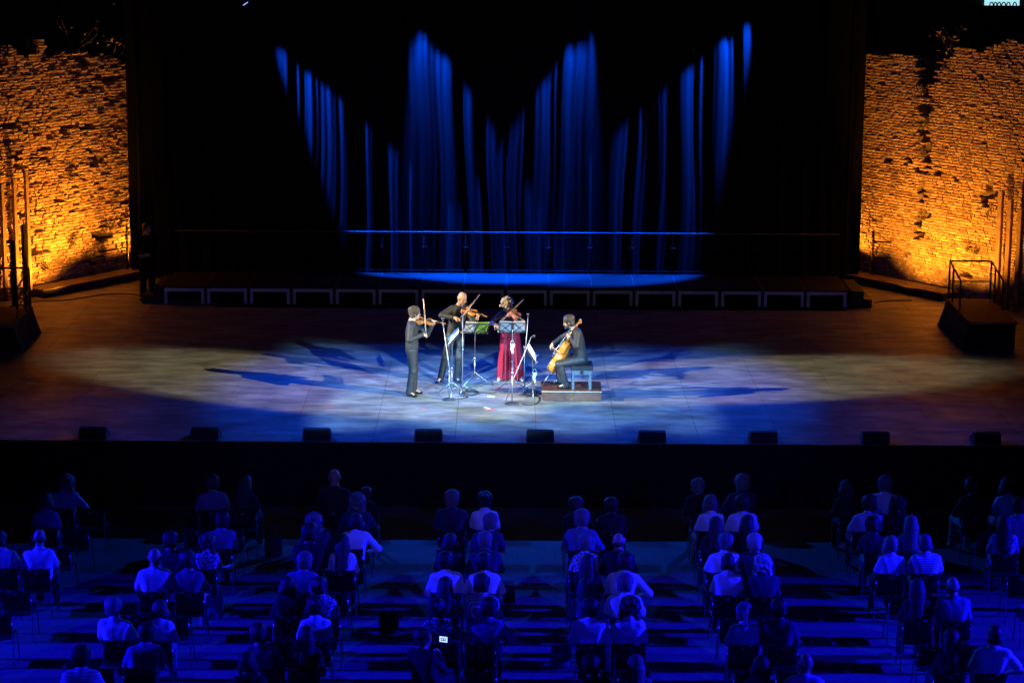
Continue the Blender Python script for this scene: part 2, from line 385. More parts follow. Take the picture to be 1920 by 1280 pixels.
def hair_prims(style, c=(0, 0, 0), M=np.eye(3), seed=1):
    P = lambda x, y, z: np.array(c)+M @ V3(x, y, z); rg = np.random.default_rng(seed); o = []
    if style in ('short', 'crop', 'bun', 'tail'):
        g = .0 if style == 'crop' else .013
        o = [ell(P(0, -.016, .038), (.084+g, .1+g, .1+g), M), cap(P(-.05, -.05, -.045), P(.05, -.05, -.045), .044, None, .04)]+[ell(P(rg.uniform(-.055, .055), rg.uniform(-.085, .03), rg.uniform(.0, .1)), (rg.uniform(.034, .05),)*3, M, .03) for _ in range(22 if style != 'crop' else 0)]
        o.append(ell(P(0, .105, -.045), (.078, .1, .1), M, .012, True))
        if style == 'bun': o.append(ell(P(0, -.13, .07), (.048, .045, .045), M, .02))
        if style == 'tail': o += [cap(P(0, -.12, .03), P(0, -.16, -.14), .034, .022, .02)]
    elif style == 'fringe':
        o = [ell(P(0, -.016, -.012), (.086, .098, .05), M), ell(P(0, .1, -.02), (.09, .085, .12), M, .012, True)]
    elif style == 'bob':
        o = [ell(P(0, -.018, .03), (.098, .112, .112), M), cap(P(-.07, -.03, -.06), P(.07, -.03, -.06), .055, None, .05), cap(P(-.085, -.01, -.02), P(-.085, .0, -.12), .034, .03, .03), cap(P(.085, -.01, -.02), P(.085, .0, -.12), .034, .03, .03)]
        o.append(ell(P(0, .115, -.055), (.066, .09, .13), M, .012, True))
    elif style == 'long':
        o = [ell(P(0, -.018, .03), (.096, .112, .11), M), cap(P(-.05, -.06, -.05), P(-.06, -.09, -.33), .06, .04, .05), cap(P(.05, -.06, -.05), P(.055, -.09, -.31), .06, .04, .05), cap(P(0, -.075, -.05), P(0, -.1, -.34), .06, .045, .05)]
        o.append(ell(P(0, .115, -.055), (.066, .09, .13), M, .012, True))
    elif style == 'curly':
        o = [ell(P(0, -.018, .035), (.098, .108, .106), M)]
        for i in range(90):
            v = unit(rg.normal(size=3)); 
            if v[1] > .35 and v[2] < .45 or v[2] < -.75: continue
            q = v*V3(.104, .11, .112)+V3(0, -.018, .02); o.append(ell(P(*q), (rg.uniform(.02, .034),)*3, M, .008))
        for sx in (-1, 1):
            for i in range(10): o.append(ell(P(sx*rg.uniform(.07, .11), rg.uniform(-.07, .03), rg.uniform(-.14, -.02)), (rg.uniform(.022, .034),)*3, M, .008))
        o.append(ell(P(0, .125, -.04), (.066, .075, .1), M, .012, True))
    return o

# ------------------------------------------------------------------ common materials
BLACK = mat('black_cloth', (.008, .008, .009), .95, spec=.1)
BLKPAINT = mat('black_paint', (.012, .012, .013), .55, bump=.1)
STEEL = mat('chrome_tube', (.55, .55, .56), .22, 1)
STANDMETAL = mat('stand_metal', (.3, .3, .31), .4, .8)
DARKMETAL = mat('dark_metal', (.03, .028, .026), .5, .6)
PLASTIC = mat('black_plastic', (.012, .012, .014), .42, spec=.4)
SKIN = mat('skin', (.40, .235, .155), .5, var=.06)
PAPER = mat('paper', (.78, .77, .72), .8)
WOOD = mat('violin_varnish', (.36, .13, .03), .28, var=.25, vs=14)

# ------------------------------------------------------------------ setting: grounds, stage
def sheet(name, pts, z, m):
    mb = MB(); mb.add([(x, y, z) for x, y in pts], [tuple(range(len(pts)))]); o = mb.build(name, m); return tag(o, kind='structure')
sheet('audience_ground', [(-150, -150), (150, -150), (150, 200), (-150, 200)], -1.2, ground_material())
stage = MB().box((-15, .0, -1.19), (14.5, 21, -.012)).build('stage_floor', mat('stage_black', (.012, .012, .013), .9, spec=.1)); tag(stage, kind='structure')
XE = [-8.86+1.466*k for k in range(-4, 17)]; YE = [.004, 2.3, 4.33, 6.36, 8.40, 10.43, 12.46, 14.5, 16.5, 18.5]
for j in range(len(YE)-1):
    for i in range(len(XE)-1):
        if j > 5 and -8.5 < XE[i] < 6.5: continue
        dz = RNG.uniform(-.0015, .0015)
        MB().box((XE[i]+.003, YE[j]+.003, -.011), (XE[i+1]-.003, YE[j+1]-.003, dz)).build('floor_panel', FLOOR, stage)

# ---- ruined brick walls
def vnoise(u, v, sc, seed):
    r = np.random.default_rng(seed); G = r.random((64, 64)); a = np.asarray(u)/sc+20; b = np.asarray(v)/sc+20
    i = np.floor(a).astype(int); j = np.floor(b).astype(int); fu = a-i; fv = b-j; fu = fu*fu*(3-2*fu); fv = fv*fv*(3-2*fv)
    g = lambda p, q: G[p % 64, q % 64]
    return (g(i, j)*(1-fu)+g(i+1, j)*fu)*(1-fv)+(g(i, j+1)*(1-fu)+g(i+1, j+1)*fu)*fv
BRICKM = [mat('brick_orange', (.40, .245, .14), .9, var=.35, vs=9, bump=.6, bs=45), mat('brick_pale', (.46, .33, .2), .9, var=.35, vs=9, bump=.6, bs=45), mat('brick_dark', (.25, .15, .10), .9, var=.35, vs=9, bump=.6, bs=45)]
MORTAR = mat('old_mortar', (.20, .15, .10), .95, var=.4, vs=5, bump=.8, bs=18)
def brick_variant(k):
    r = np.random.default_rng(100+k); nx, nz = 4, 3; vs = []; fs = []
    for j in range(nz):
        for i in range(nx):
            e = (i in (0, nx-1))*.5+(j in (0, nz-1))*.5
            vs.append(((i/(nx-1)-.5)*(1-.05*r.random()*(e > 0)), -.5+.12*e*r.random()+r.uniform(0, .035), (j/(nz-1)-.5)*(1-.14*r.random()*(e > 0))))
    per = [i for i in range(nx)]+[nx*j+nx-1 for j in range(1, nz)]+[nx*(nz-1)+i for i in range(nx-2, -1, -1)]+[nx*j for j in range(nz-2, 0, -1)]
    nb = len(vs)
    for p in per: vs.append((vs[p][0], .5, vs[p][2]))
    for j in range(nz-1):
        for i in range(nx-1): fs.append((j*nx+i, j*nx+i+1, (j+1)*nx+i+1, (j+1)*nx+i))
    for a in range(len(per)):
        b = (a+1) % len(per); fs.append((per[b], per[a], nb+a, nb+b))
    return np.array(vs), fs
BV = [brick_variant(k) for k in range(12)]
BME = []
for v, f in BV:
    for mm in BRICKM:
        me = bpy.data.meshes.new('brick'); me.from_pydata(v.tolist(), [], f); me.materials.append(mm); BME.append(me)
def brick_wall(label, A, d, u0, u1, top, rough, holes, crack, seed, cam=(-.6, -39.7)):
    r = np.random.default_rng(seed)
    w = thing('brick_wall', label, 'wall', (A[0], A[1], 0)); w.rotation_euler = (0, 0, math.atan2(d[1], d[0]))
    tu, tv = zip(*top)
    T = lambda u: np.interp(u, tu, tv)+.16*(vnoise(u, 0*np.asarray(u), .3, seed+9)-.5)*(1.6 if rough else .8)
    def hole(u, v):
        h = np.zeros(np.shape(u))
        for hu, hv, a, b in holes:
            q = ((u-hu)/a)**2+((v-hv)/b)**2; h = np.maximum(h, (q < 1+.5*(vnoise(u, v, .12, seed+3)-.5)).astype(float))
        if rough: h = np.maximum(h, (vnoise(u*.55, v, .16, seed+5) > .84).astype(float)*(v > .9))
        for cu, c0, c1, cw in crack:
            h = np.maximum(h, ((np.abs(u-cu-.25*(vnoise(0*u, v, .5, seed+8)-.5)) < cw*vnoise(u, v, .25, seed+6)) & (v > c0) & (v < c1)).astype(float))
        return h
    amp = .09 if rough else .042
    proud = lambda u, v: amp*(vnoise(u, v, .42, seed)-.5)+amp*.6*(vnoise(u, v, .16, seed+1)-.5)
    # mortar core
    gu = np.arange(u0, u1, .07); gv = np.arange(0, max(tv)+.3, .07); U, V = np.meshgrid(gu, gv, indexing='ij')
    dep = (.06 if rough else .03)-.8*proud(U, V)+.26*hole(U, V)+.03*(vnoise(U, V, .08, seed+4)-.5)
    nu, nv = U.shape; ok = V <= T(U)-.05; co = np.stack([U, dep, V], -1).reshape(-1, 3); fs = []
    for i in range(nu-1):
        for j in range(nv-1):
            if ok[i, j] and ok[i+1, j] and ok[i+1, j+1] and ok[i, j+1]: fs.append((i*nv+j, (i+1)*nv+j, (i+1)*nv+j+1, i*nv+j+1))
    me = bpy.data.meshes.new('mortar_core'); me.from_pydata(co.tolist(), [], fs); put('mortar_core', me, MORTAR, w)
    bk = MB()
    for i in range(len(gu)-1): bk.box((gu[i], .5, 0), (gu[i+1], 1.1, float(T(gu[i]))-.08))
    bk.build('wall_backing', MORTAR, w)
    L = []; v = .02
    while v < max(tv)+.3:
        h = r.uniform(.062, .082) if rough else r.uniform(.066, .074); u = u0+r.uniform(-.2, 0)
        while u < u1:
            l = r.choice([.13, .2, .27, .3], p=[.25, .3, .3, .15])*r.uniform(.85, 1.15) if rough else r.choice([.12, .22, .26], p=[.25, .5, .25])*r.uniform(.93, 1.05)
            uc, vc = u+l/2, v+h/2
            miss = (.055 if rough else .03)*(1.6 if vc > 4 else 1)
            if vc+h/2 < T(uc) and not hole(uc, vc) and r.random() > miss:
                p = float(proud(uc, vc))+r.uniform(-.5, .5)*(.036 if rough else .017)
                if not rough and vc < .55 and r.random() < .75: p = -.035+r.uniform(-.006, .006)
                L.append((uc, vc, l-r.uniform(.014, .03), h-r.uniform(.008, .018), p, r.normal()*(.05 if rough else .012), r.normal()*(.09 if rough else .02)))
            u += l
        v += h
    def vis(b):
        x = A[0]+d[0]*b[0]; y = A[1]+d[1]*b[0]; s = 4300/math.hypot(x-cam[0], y-cam[1])
        inside = abs(x-cam[0])*s < 950 and b[1] > (1.2 if b[0] < .0 and rough else .25)
        hid = (rough and b[0] > 3.25) or (not rough and (b[0] < -.3 or b[0] > 4.9))
        return -b[2]*b[3]*s*s*inside*(not hid)
    L.sort(key=vis)
    acc_v = []; acc_f = []; acc_m = []; o = 0
    for n, (uc, vc, l, h, p, ry, rx) in enumerate(L):
        k = int(r.integers(0, 12)); mi = int(r.choice([0, 1, 2], p=[.5, .3, .2]))
        dpt = .22
        mx = Matrix.Translation((uc, dpt/2-p-.0, vc)) @ Matrix.Rotation(ry, 4, 'Y') @ Matrix.Rotation(rx, 4, 'Z') @ Matrix.Diagonal((l, dpt, h, 1))
        if n < 300:
            ob = bpy.data.objects.new('brick', BME[k*3+mi]); COL.objects.link(ob); ob.parent = w; ob.matrix_local = mx
        else:
            vv, ff = BV[k]; M4 = np.array(mx); acc_v.append(vv @ M4[:3, :3].T+M4[:3, 3]); acc_f += [tuple(i+o for i in f) for f in ff]; acc_m += [mi]*len(ff); o += len(vv)
    me = bpy.data.meshes.new('brickwork'); me.from_pydata(np.concatenate(acc_v).tolist(), [], acc_f)
    for mm in BRICKM: me.materials.append(mm)
    me.polygons.foreach_set('material_index', acc_m); ob = bpy.data.objects.new('brickwork', me); link(ob, w); tag(ob, kind='stuff')
    return w
brick_wall('rough eroded brick wall lit amber at the left of the stage', LA, LD, -2.6, 4.6,
    [(-3, 6.05), (-.3, 6.0), (-.1, 5.75), (.35, 5.7), (.45, 6.1), (.62, 6.05), (.7, 5.65), (1.3, 5.6), (1.5, 5.75), (1.9, 5.6), (2.6, 5.45), (3.2, 5.2), (4.6, 5.1)],
    True, [(2.21, 2.98, .16, .2), (1.96, 3.75, .22, .1), (.75, 3.72, .13, .13), (2.3, 4.95, .2, .08), (-.35, 3.3, .14, .1), (.6, 3.15, .14, .09), (2.75, 4.85, .22, .09)], [], 11)
brick_wall('coursed brick wall with a vertical crack lit amber at the right of the stage', RA, RD, -1.4, 6.6,
    [(-1.4, 5.6), (1.05, 5.62), (1.35, 5.5), (1.42, 4.95), (1.98, 4.98), (2.04, 5.55), (2.5, 5.62), (2.6, 5.95), (3.3, 5.85), (4.0, 6.2), (6.6, 6.4)],
    False, [(1.18, 3.06, .12, .13), (1.72, 4.42, .3, .1), (1.62, 4.75, .14, .14), (.55, 3.02, .13, .05), (3.85, 2.62, .2, .2), (3.7, 2.4, .14, .16), (1.5, 2.88, .12, .08), (2.15, 2.9, .1, .1), (2.75, 2.8, .09, .07), (1.9, 1.85, .09, .08),
            (1.3, .83, .09, .07), (1.75, 2.25, .08, .06), (3.2, .55, .22, .07), (1.8, 1.4, .07, .05), (.3, 4.9, .1, .05)], [(1.72, 1.2, 5.0, .14)], 23)

# plinths along the wall feet
def plinth(label, A, d, u0, u1):
    t = thing('plinth', label, 'plinth', (A[0], A[1], 0), math.atan2(d[1], d[0]))
    MB().bbox((u0, -.74, 0), (u1, -.22, .17), .012).build('riser_block', DARKMETAL, t)
    MB().box((u0, -.76, .171), (u1, -.2, .195)).build('top_board', mat('plinth_board', (.16, .11, .07), .7, var=.3), t)
    for k in range(3):
        MB().box((u0+(u1-u0)*(k+.5)/3-.02, -.765, .06), (u0+(u1-u0)*(k+.5)/3+.02, -.742, .10)).build('clip', STANDMETAL, t)
plinth('long low plinth along the foot of the left brick wall', LA, LD, -.35, 3.5)
plinth('long low plinth along the foot of the right brick wall', RA, RD, -.15, 3.2)

# ---- back curtain
def curtain():
    r = np.random.default_rng(5); xs = np.linspace(-9.92, 8.08, 1500); zs = np.linspace(.02, 8.6, 30)
    cen = []; x = -10.2
    while x < 8.5: cen.append((x, r.uniform(.09, .22), r.uniform(.04, .27))); x += r.uniform(.28, .72)
    vs = []
    for z in zs:
        xx = xs+.05*np.sin(z*.6+xs*.9)+.03*np.sin(z*1.3+xs*2.3)
        y = np.zeros_like(xx)
        for c, wd, a in cen: y += a*np.exp(-((xx-c)/wd)**2)*(1+.12*math.sin(z*.8+c*3))
        y += .015*np.sin(xx*23+z*.4)+.01*np.sin(xx*41-z*.3)
        y = .13*np.tanh(y/.16)
        vs += [(x_, 16.28-yy, z) for x_, yy in zip(xs, y)]
    n = len(xs); fs = [(j*n+i, j*n+i+1, (j+1)*n+i+1, (j+1)*n+i) for j in range(len(zs)-1) for i in range(n-1)]
    me = bpy.data.meshes.new('curtain'); me.from_pydata(vs, [], fs); me.polygons.foreach_set('use_smooth', [True]*len(fs))
    t = thing('curtain', 'huge black pleated backdrop curtain raked by four blue beams', 'curtain', (0, 0, 0))
    put('drape', me, mat('black_velour', (.006, .0062, .007), .9, spec=.03, bump=.15, bs=120), t)
    MB().tube([(-9.95, 16.25, 8.6), (8.1, 16.25, 8.6)], .03).build('curtain_pipe', DARKMETAL, t)
    MB().box((-9.9, 16.2, 0.0), (8.05, 16.32, .03)).build('hem_weight', BLACK, t)
curtain()

# ---- lighting bar and four lamps
bar = thing('lighting_bar', 'black lighting bar above the back curtain', 'lighting bar', (0, 15.3, 0))
for zz in (9.75, 10.0): MB().tube([(-9.5, 0, zz), (7.6, 0, zz)], .028).build('pipe', DARKMETAL, bar)
for xx in (-9.5, 7.6):
    MB().tube([(xx, 0, 0), (xx, 0, 10.0)], .04).build('upright', BLACK, bar)
LENS = mat('blue_lens', (.05, .1, .5), .2, emit=(.12, .2, 1, 3))
LL = ('leftmost blue stage lamp hanging beside the curtain', 'second blue stage lamp above the curtain from the left', 'third blue stage lamp above the curtain from the left', 'rightmost blue stage lamp hanging beside the curtain')
for (pos, aim, *_), lab in zip(BEAMS, LL):
    t = thing('stage_lamp', lab, 'stage lamp', (0, 0, 0), 0, 'blue lamps over the curtain')
    q = (Vector(aim)-Vector(pos)).to_track_quat('-Z', 'Y'); mx = Matrix.Translation(pos) @ q.to_matrix().to_4x4()
    MB().lathe((0, 0, .03), [(.075, 0), (.08, .02), (.08, .16), (.06, .24), (.03, .26)], 16).build('housing', BLKPAINT, t, mx=mx)
    MB().lathe((0, 0, .012), [(.07, 0), (.07, .016)], 16).build('lens', LENS, t, mx=mx)
    MB().tube([(pos[0]-.11, pos[1], pos[2]+.12), (pos[0]-.11, pos[1], pos[2]+.42), (pos[0]+.11, pos[1], pos[2]+.42), (pos[0]+.11, pos[1], pos[2]+.12)], .012, 6).build('yoke', DARKMETAL, t)
    MB().tube([(pos[0], pos[1], pos[2]+.42), (pos[0], 15.3, 9.74)], .018, 6).build('drop_arm', DARKMETAL, t)

# ---- risers, rail, steps
ALU = mat('frame_aluminium', (.62, .58, .62), .5, .1, var=.15)
DECK = mat('riser_deck', (.021, .021, .022), .6, var=.2, vs=3, spec=.15)
ORD = ['first', 'second', 'third', 'fourth', 'fifth', 'sixth', 'seventh', 'eighth', 'ninth', 'tenth', 'eleventh', 'twelfth', 'thirteenth', 'fourteenth', 'fifteenth', 'sixteenth']
ris = thing('stage_riser', 'x', 'stage riser', (-8.621, 12.9, 0), 0, 'row of stage risers before the curtain')
MB().bbox((.0, .0, .365), (.985, 2.0, .4), .004).build('deck', DECK, ris)
MB().box((-.004, .02, .372), (.0, 1.98, .404)).build('edge_trim', mat('bright_edge', (.6, .6, .62), .35, .4), ris)
MB().box((.01, .01, .285), (.94, .05, .362)).build('front_beam', ALU, ris)
MB().box((.01, 1.94, .285), (.94, 1.98, .362)).build('back_beam', ALU, ris)
for x in (.01, .87):
    for y in (.012, 1.92): MB().box((x, y, .0), (x+.07, y+.055, .284)).build('leg', ALU, ris)
for x in (.03, .89): MB().box((x, .07, .30), (x+.03, 1.91, .35)).build('side_beam', ALU, ris)
for k in range(16):
    o = ris if k == 0 else copy_tree(ris); o.location = (-8.621+k, 12.9, 0)
    o['label'] = f'{ORD[k]} low stage riser from the left with pale frame legs'
bk = thing('masking_cloth', 'black cloth hung behind the riser legs', 'masking cloth', (-8.6, 13.6, 0))
MB().box((0, 0, 0), (15.98, .02, .3)).build('cloth', BLACK, bk)
rl = thing('handrail', 'long thin metal handrail along the back edge of the risers', 'handrail', (-8.62, 14.86, .405))
MB().tube([(0, 0, 1.0), (16, 0, 1.0)], .017, 8).build('top_rail', mat('rail_steel', (.07, .07, .08), .6, .0, spec=.2), rl)
MB().tube([(0, 0, .07), (16, 0, .07)], .012, 6).build('toe_rail', BLACK, rl)
for k in range(17):
    MB().tube([(k, 0, 0), (k, 0, .98)], .012, 6).build('post', BLACK, rl)
    MB().box((k-.06, -.03, .625), (k+.06, .03, .645)).build('clamp', DARKMETAL, rl)
for lab, x0, x1, sgn in (('dark step block at the left end of the risers', -9.12, -8.66, -1), ('dark step block at the right end of the risers', 7.42, 7.9, 1)):
    t = thing('step_block', lab, 'steps', (x0 if sgn > 0 else x1, 12.85, 0))
    w = x1-x0
    MB().bbox((0 if sgn > 0 else -w*.4, 0, 0), (w*.6 if sgn > 0 else 0, 1.6, .39), .01).build('upper_step', BLKPAINT, t)
    MB().bbox((w*.6+.003 if sgn > 0 else -w, 0, 0), (w if sgn > 0 else -w*.4-.003, 1.6, .2), .01).build('lower_step', BLKPAINT, t)

# ---- side stairs and posts
RED = mat('ramp_carpet', (.10, .035, .02), .8, var=.3)
def stair(name, label, x0, x1, y0, y1, h, sg):
    t = thing(name, label, 'stage ramp', ((x0+x1)/2, y0, 0)); cx = (x0+x1)/2; L = lambda x, y, z: (x-cx, y-y0, z)
    MB().bbox(L(x0, y0+.02, .012), L(x1, y1, h-.05), .02).build('base_block', BLACK, t)
    MB().box(L(x0-.03, y0, h-.047), L(x1+.03, y1+.02, h)).build('deck_board', RED, t)
    MB().box(L(x0-.03, y0-.022, h-.045), L(x1+.03, y0-.003, h+.012)).build('nosing', mat('nosing_wood', (.22, .13, .06), .6), t)
    sk = MB(); n = 26; vs = []
    for i in range(n):
        f = i/(n-1); y = y0+(y1-y0)*f; wv = .05*math.sin(i*1.9)+.03*math.sin(i*3.3)
        xe = x0 if sg > 0 else x1
        vs += [L(xe-sg*.035, y, h-.05), L(xe-sg*(.1+wv*.4), y, h*.5), L(xe-sg*(.2+wv), y, .01)]
    sk.add(vs, [(i*3+j, i*3+j+1, i*3+j+4, i*3+j+3) for i in range(n-1) for j in (0, 1)], True); sk.build('side_skirt', mat('skirt_cloth', (.03, .031, .028), .8), t)
    rb = .022; H = h+.86
    def post(x, y, z0, z1): MB().tube([L(x, y, z0), L(x, y, z1)], rb, 6).build('rail_post', DARKMETAL, t)
    xa, xb = x0+.02, x1-.02
    for x in (xa, xb):
        MB().tube([L(x, y1, H), L(x, y1-1.3, H-.12-.1)], rb, 6).build('side_rail', DARKMETAL, t)
        MB().tube([L(x, y1, h+.4), L(x, y1-1.3, h+.24)], rb*.7, 6).build('side_rail', DARKMETAL, t)
        post(x, y1, h, H); post(x, y1-.45, h, H-.08); post(x, y1-1.3, h, H-.22)
    MB().tube([L(xa, y1, H), L(xb, y1, H)], rb, 6).build('end_rail', DARKMETAL, t)
    MB().tube([L(xa, y1, h+.1+.3), L(xb, y1, h+.4)], rb*.7, 6).build('end_rail', DARKMETAL, t)
    return t
stair('stage_ramp', 'black ramp with brown top and railings at right stage edge', 9.28, 10.25, 8.24, 10.9, .6, 1)
stair('stage_ramp', 'black draped ramp with railings cut off at left stage edge', -12.2, -10.98, 7.4, 9.4, .58, -1)
TIM = mat('timber', (.30, .19, .10), .75, var=.3, vs=6)
for i, (x, y, h) in enumerate(((10.86, 13.15, 2.74), (11.02, 12.85, 2.58), (11.2, 12.55, 2.4))):
    t = thing('timber_post', ('first', 'second', 'third')[i]+' amber lit timber post before the right wall from the crack', 'post', (x, y, 0), R(-50), 'posts before the right wall')
    MB().bbox((-.06, -.05, .0), (.06, .05, h), .008).build('shaft', TIM, t)
    MB().box((-.085, -.075, .0), (.085, .075, .03)).build('foot_plate', DARKMETAL, t)
for i, (x, y, h, m) in enumerate(((-12.36, 13.15, 2.75, TIM), (-12.12, 13.35, 2.85, TIM), (-11.88, 13.6, 3.0, TIM), (-12.0, 12.4, 1.55, BLKPAINT), (-11.75, 12.5, 1.9, BLKPAINT))):
    t = thing('timber_post' if i < 3 else 'steel_post', ['leftmost tall brown post before the left wall', 'middle tall brown post before the left wall', 'tallest brown post before the left wall', 'shorter black post before the left wall', 'taller black post before the left wall'][i], 'post', (x, y, 0), R(50), 'posts before the left wall')
    MB().bbox((-.045, -.045, .0), (.045, .045, h), .008).build('shaft', m, t)
    MB().box((-.075, -.075, .0), (.075, .075, .03)).build('foot_plate', DARKMETAL, t)
def pipe_frame(label, x, y, s, zs):
    t = thing('pipe_frame', label, 'pipe frame', (x, y, 0))
    MB().tube([(0, 0, 0), (0, 0, 1.3)], .025, 8).build('upright', DARKMETAL, t)
    for z in zs:
        MB().tube([(0, 0, z), (s*.62, -.1 if s > 0 else -.55, z)], .022, 8).build('arm', DARKMETAL, t)
        MB().ball((0, 0, z), .04, 8, 6).build('coupler', DARKMETAL, t)
    MB().lathe((0, 0, 0), [(.09, 0), (.09, .012)], 12).build('foot_plate', DARKMETAL, t)
pipe_frame('pipe frame with two arms at the curtain end of left wall', -10.02, 16.35, -1, (.72, 1.12))
pipe_frame('pipe frame with two arms at the curtain end of right wall', 8.42, 16.2, 1, (.62, 1.02))

# ---- plants on the walls
LEAF = mat('leaf', (.16, .15, .04), .6, var=.4, vs=20); LEAFY = mat('dry_leaf', (.26, .18, .05), .6, var=.3, vs=20); TWIG = mat('twig', (.10, .075, .05), .8)
def plant(name, label, loc, r, n, size, droop, m, seed, out=(0, -1)):
    g = np.random.default_rng(seed); t = thing(name, label, 'plant', loc, 0, 'wild plants on the brick walls')
    st = MB(); lf = MB()
    for i in range(max(4, n//12)):
        p = [Vector((0, 0, 0))]; d = Vector((g.normal()*.6+out[0]*.5, g.normal()*.3+out[1]*.5, 1.0 if droop > 0 else -.7)).normalized()
        for k in range(4):
            p.append(p[-1]+d*r*.32); d = (d+Vector((g.normal()*.35, g.normal()*.25, -.25*abs(droop) if droop < 1 else .0))).normalized()
        st.tube(p, [.008, .007, .005, .004, .002], 5)
        for k in range(12):
            b = p[int(g.integers(1, 5))]+Vector(g.normal(size=3)*r*.13); a = Vector(g.normal(size=3)).normalized(); c = a.cross(Vector((0, 0, 1))).normalized(); s = size*g.uniform(.6, 1.3)
            lf.add([b, b+a*s*.5+c*s*.28, b+a*s, b+a*s*.5-c*s*.28+Vector((0, 0, s*.1))], [(0, 1, 2), (0, 2, 3)])
    st.build('stems', TWIG, t); lf.build('foliage', m, t)
    return t
def onwall(A, d, u, v, o=.06): return along(A, d, u, o, v)
lo_, ro_ = (.8, -.6), (-.8, -.6)
for i, (u, v, r, n, m, lab) in enumerate(((1.3, .95, .42, 120, LEAF, 'widest green weed low on the middle of left wall'), (1.75, .55, .3, 80, LEAF, 'green weed near the foot of left wall under the widest weed'), (.35, .45, .3, 80, LEAF, 'green weed beside the bright corner of left wall'),
        (1.3, 2.55, .35, 70, LEAF, 'small weed halfway up the left wall'), (2.5, 1.2, .25, 50, LEAF, 'small weed low near curtain on the left wall'))):
    plant('wall_weed', lab, onwall(LA, LD, u, v), r*.62, n, .06, .5, m, 40+i, lo_)
for i, (u, v, r, n, m, lab) in enumerate(((1.62, 4.72, .4, 110, LEAFY, 'dry yellow weed under the notch of right wall'), (1.75, 3.9, .4, 110, LEAF, 'weed hanging in the upper crack of right wall'), (1.8, 3.2, .3, 70, LEAF, 'weed hanging in the middle crack of right wall'), (1.85, 1.7, .28, 60, LEAF, 'small weed in the lower crack of right wall'),
        (3.3, 1.15, .24, 60, LEAF, 'left weed of the pair low on right wall'), (3.6, 1.1, .24, 60, LEAF, 'right weed of the pair low on right wall'), (3.85, 2.05, .2, 40, LEAF, 'weed under the big hole near right posts'))):
    plant('wall_weed', lab, onwall(RA, RD, u, v), r*.62, n, .06, .5, m, 60+i, ro_)
plant('wall_shrub', 'shrub growing from the top of right wall above the notch', along(RA, RD, 2.05, -.3, 5.5), .8, 150, .12, 1, LEAFY, 81)
plant('wall_shrub', 'thin shrub growing from the top of left wall', along(LA, LD, 1.8, -.3, 5.5), .95, 70, .08, 1, LEAFY, 82)
plant('wall_shrub', 'sparse shrub on top of left wall near the curtain', along(LA, LD, 3.0, -.3, 5.15), .7, 60, .10, 1, LEAFY, 83)

# ---- dark building far behind with a lit sign
b = thing('building', 'dark building behind the right wall with a lit window sign', 'building', (15.5, 26, -1.2))
MB().box((-6, .06, .01), (9, 6, 14)).build('wall', mat('dark_render', (.02, .02, .025), .9), b)
fr = MB().box((-2.6, -.02, 7.42), (-1.62, .055, 8.6)).build('window', mat('sign_glow', (.5, .7, .75), .4, emit=(.42, .82, .92, 1.0)), b)
for i, (x, w) in enumerate(((-2.46, .1), (-2.34, .08), (-2.24, .09), (-2.12, .11), (-1.98, .1), (-1.8, .1))):
    pts = [(x+w*.5-w*.5*math.cos(a), -.03, 7.42+.09*math.sin(a)) for a in np.linspace(0, math.pi, 7)]
    MB().tube(pts, .018, 5).build('letter', BLACK, fr)
MB().box((-3.1, -.03, 7.3), (-1.3, .05, 7.415)).build('sill', BLACK, b)

# ------------------------------------------------------------------ floor monitors at the stage lip
mon = thing('floor_monitor', 'x', 'floor speaker', (0, .05, 0), 0, 'black floor monitors along the stage edge')
mb = MB(); mb.add([(-.25, 0, .012), (.25, 0, .012), (.25, .34, .012), (-.25, .34, .012), (-.24, .02, .2), (.24, .02, .2), (.25, .34, .07), (-.25, .34, .07), (-.24, .1, .21), (.24, .1, .21)],
    [(3, 2, 1, 0), (0, 1, 5, 4), (4, 5, 9, 8), (8, 9, 6, 7), (7, 6, 2, 3), (0, 4, 8, 7, 3), (1, 2, 6, 9, 5)]); mb.build('cabinet', mat('monitor_paint', (.009, .009, .01), .7, bump=.3, bs=150), mon)
g = MB(); g.add([(-.22, .118, .2125), (.22, .118, .2125), (.22, .325, .0855), (-.22, .325, .0855)], [(0, 1, 2, 3)]); g.build('grille', DARKMETAL, mon)
for x in (-.2, .2): MB().lathe((x, .1, 0), [(.02, 0), (.02, .011)], 8).build('rubber_foot', BLACK, mon)
for k in range(9):
    o = mon if k == 0 else copy_tree(mon); o.location = (-8+2*k, .05, 0)
    o.location.y += random.uniform(-.02, .04); o.rotation_euler[2] = random.uniform(-.05, .05)
    o['label'] = f'{ORD[k]} black floor monitor from the left along the stage edge'

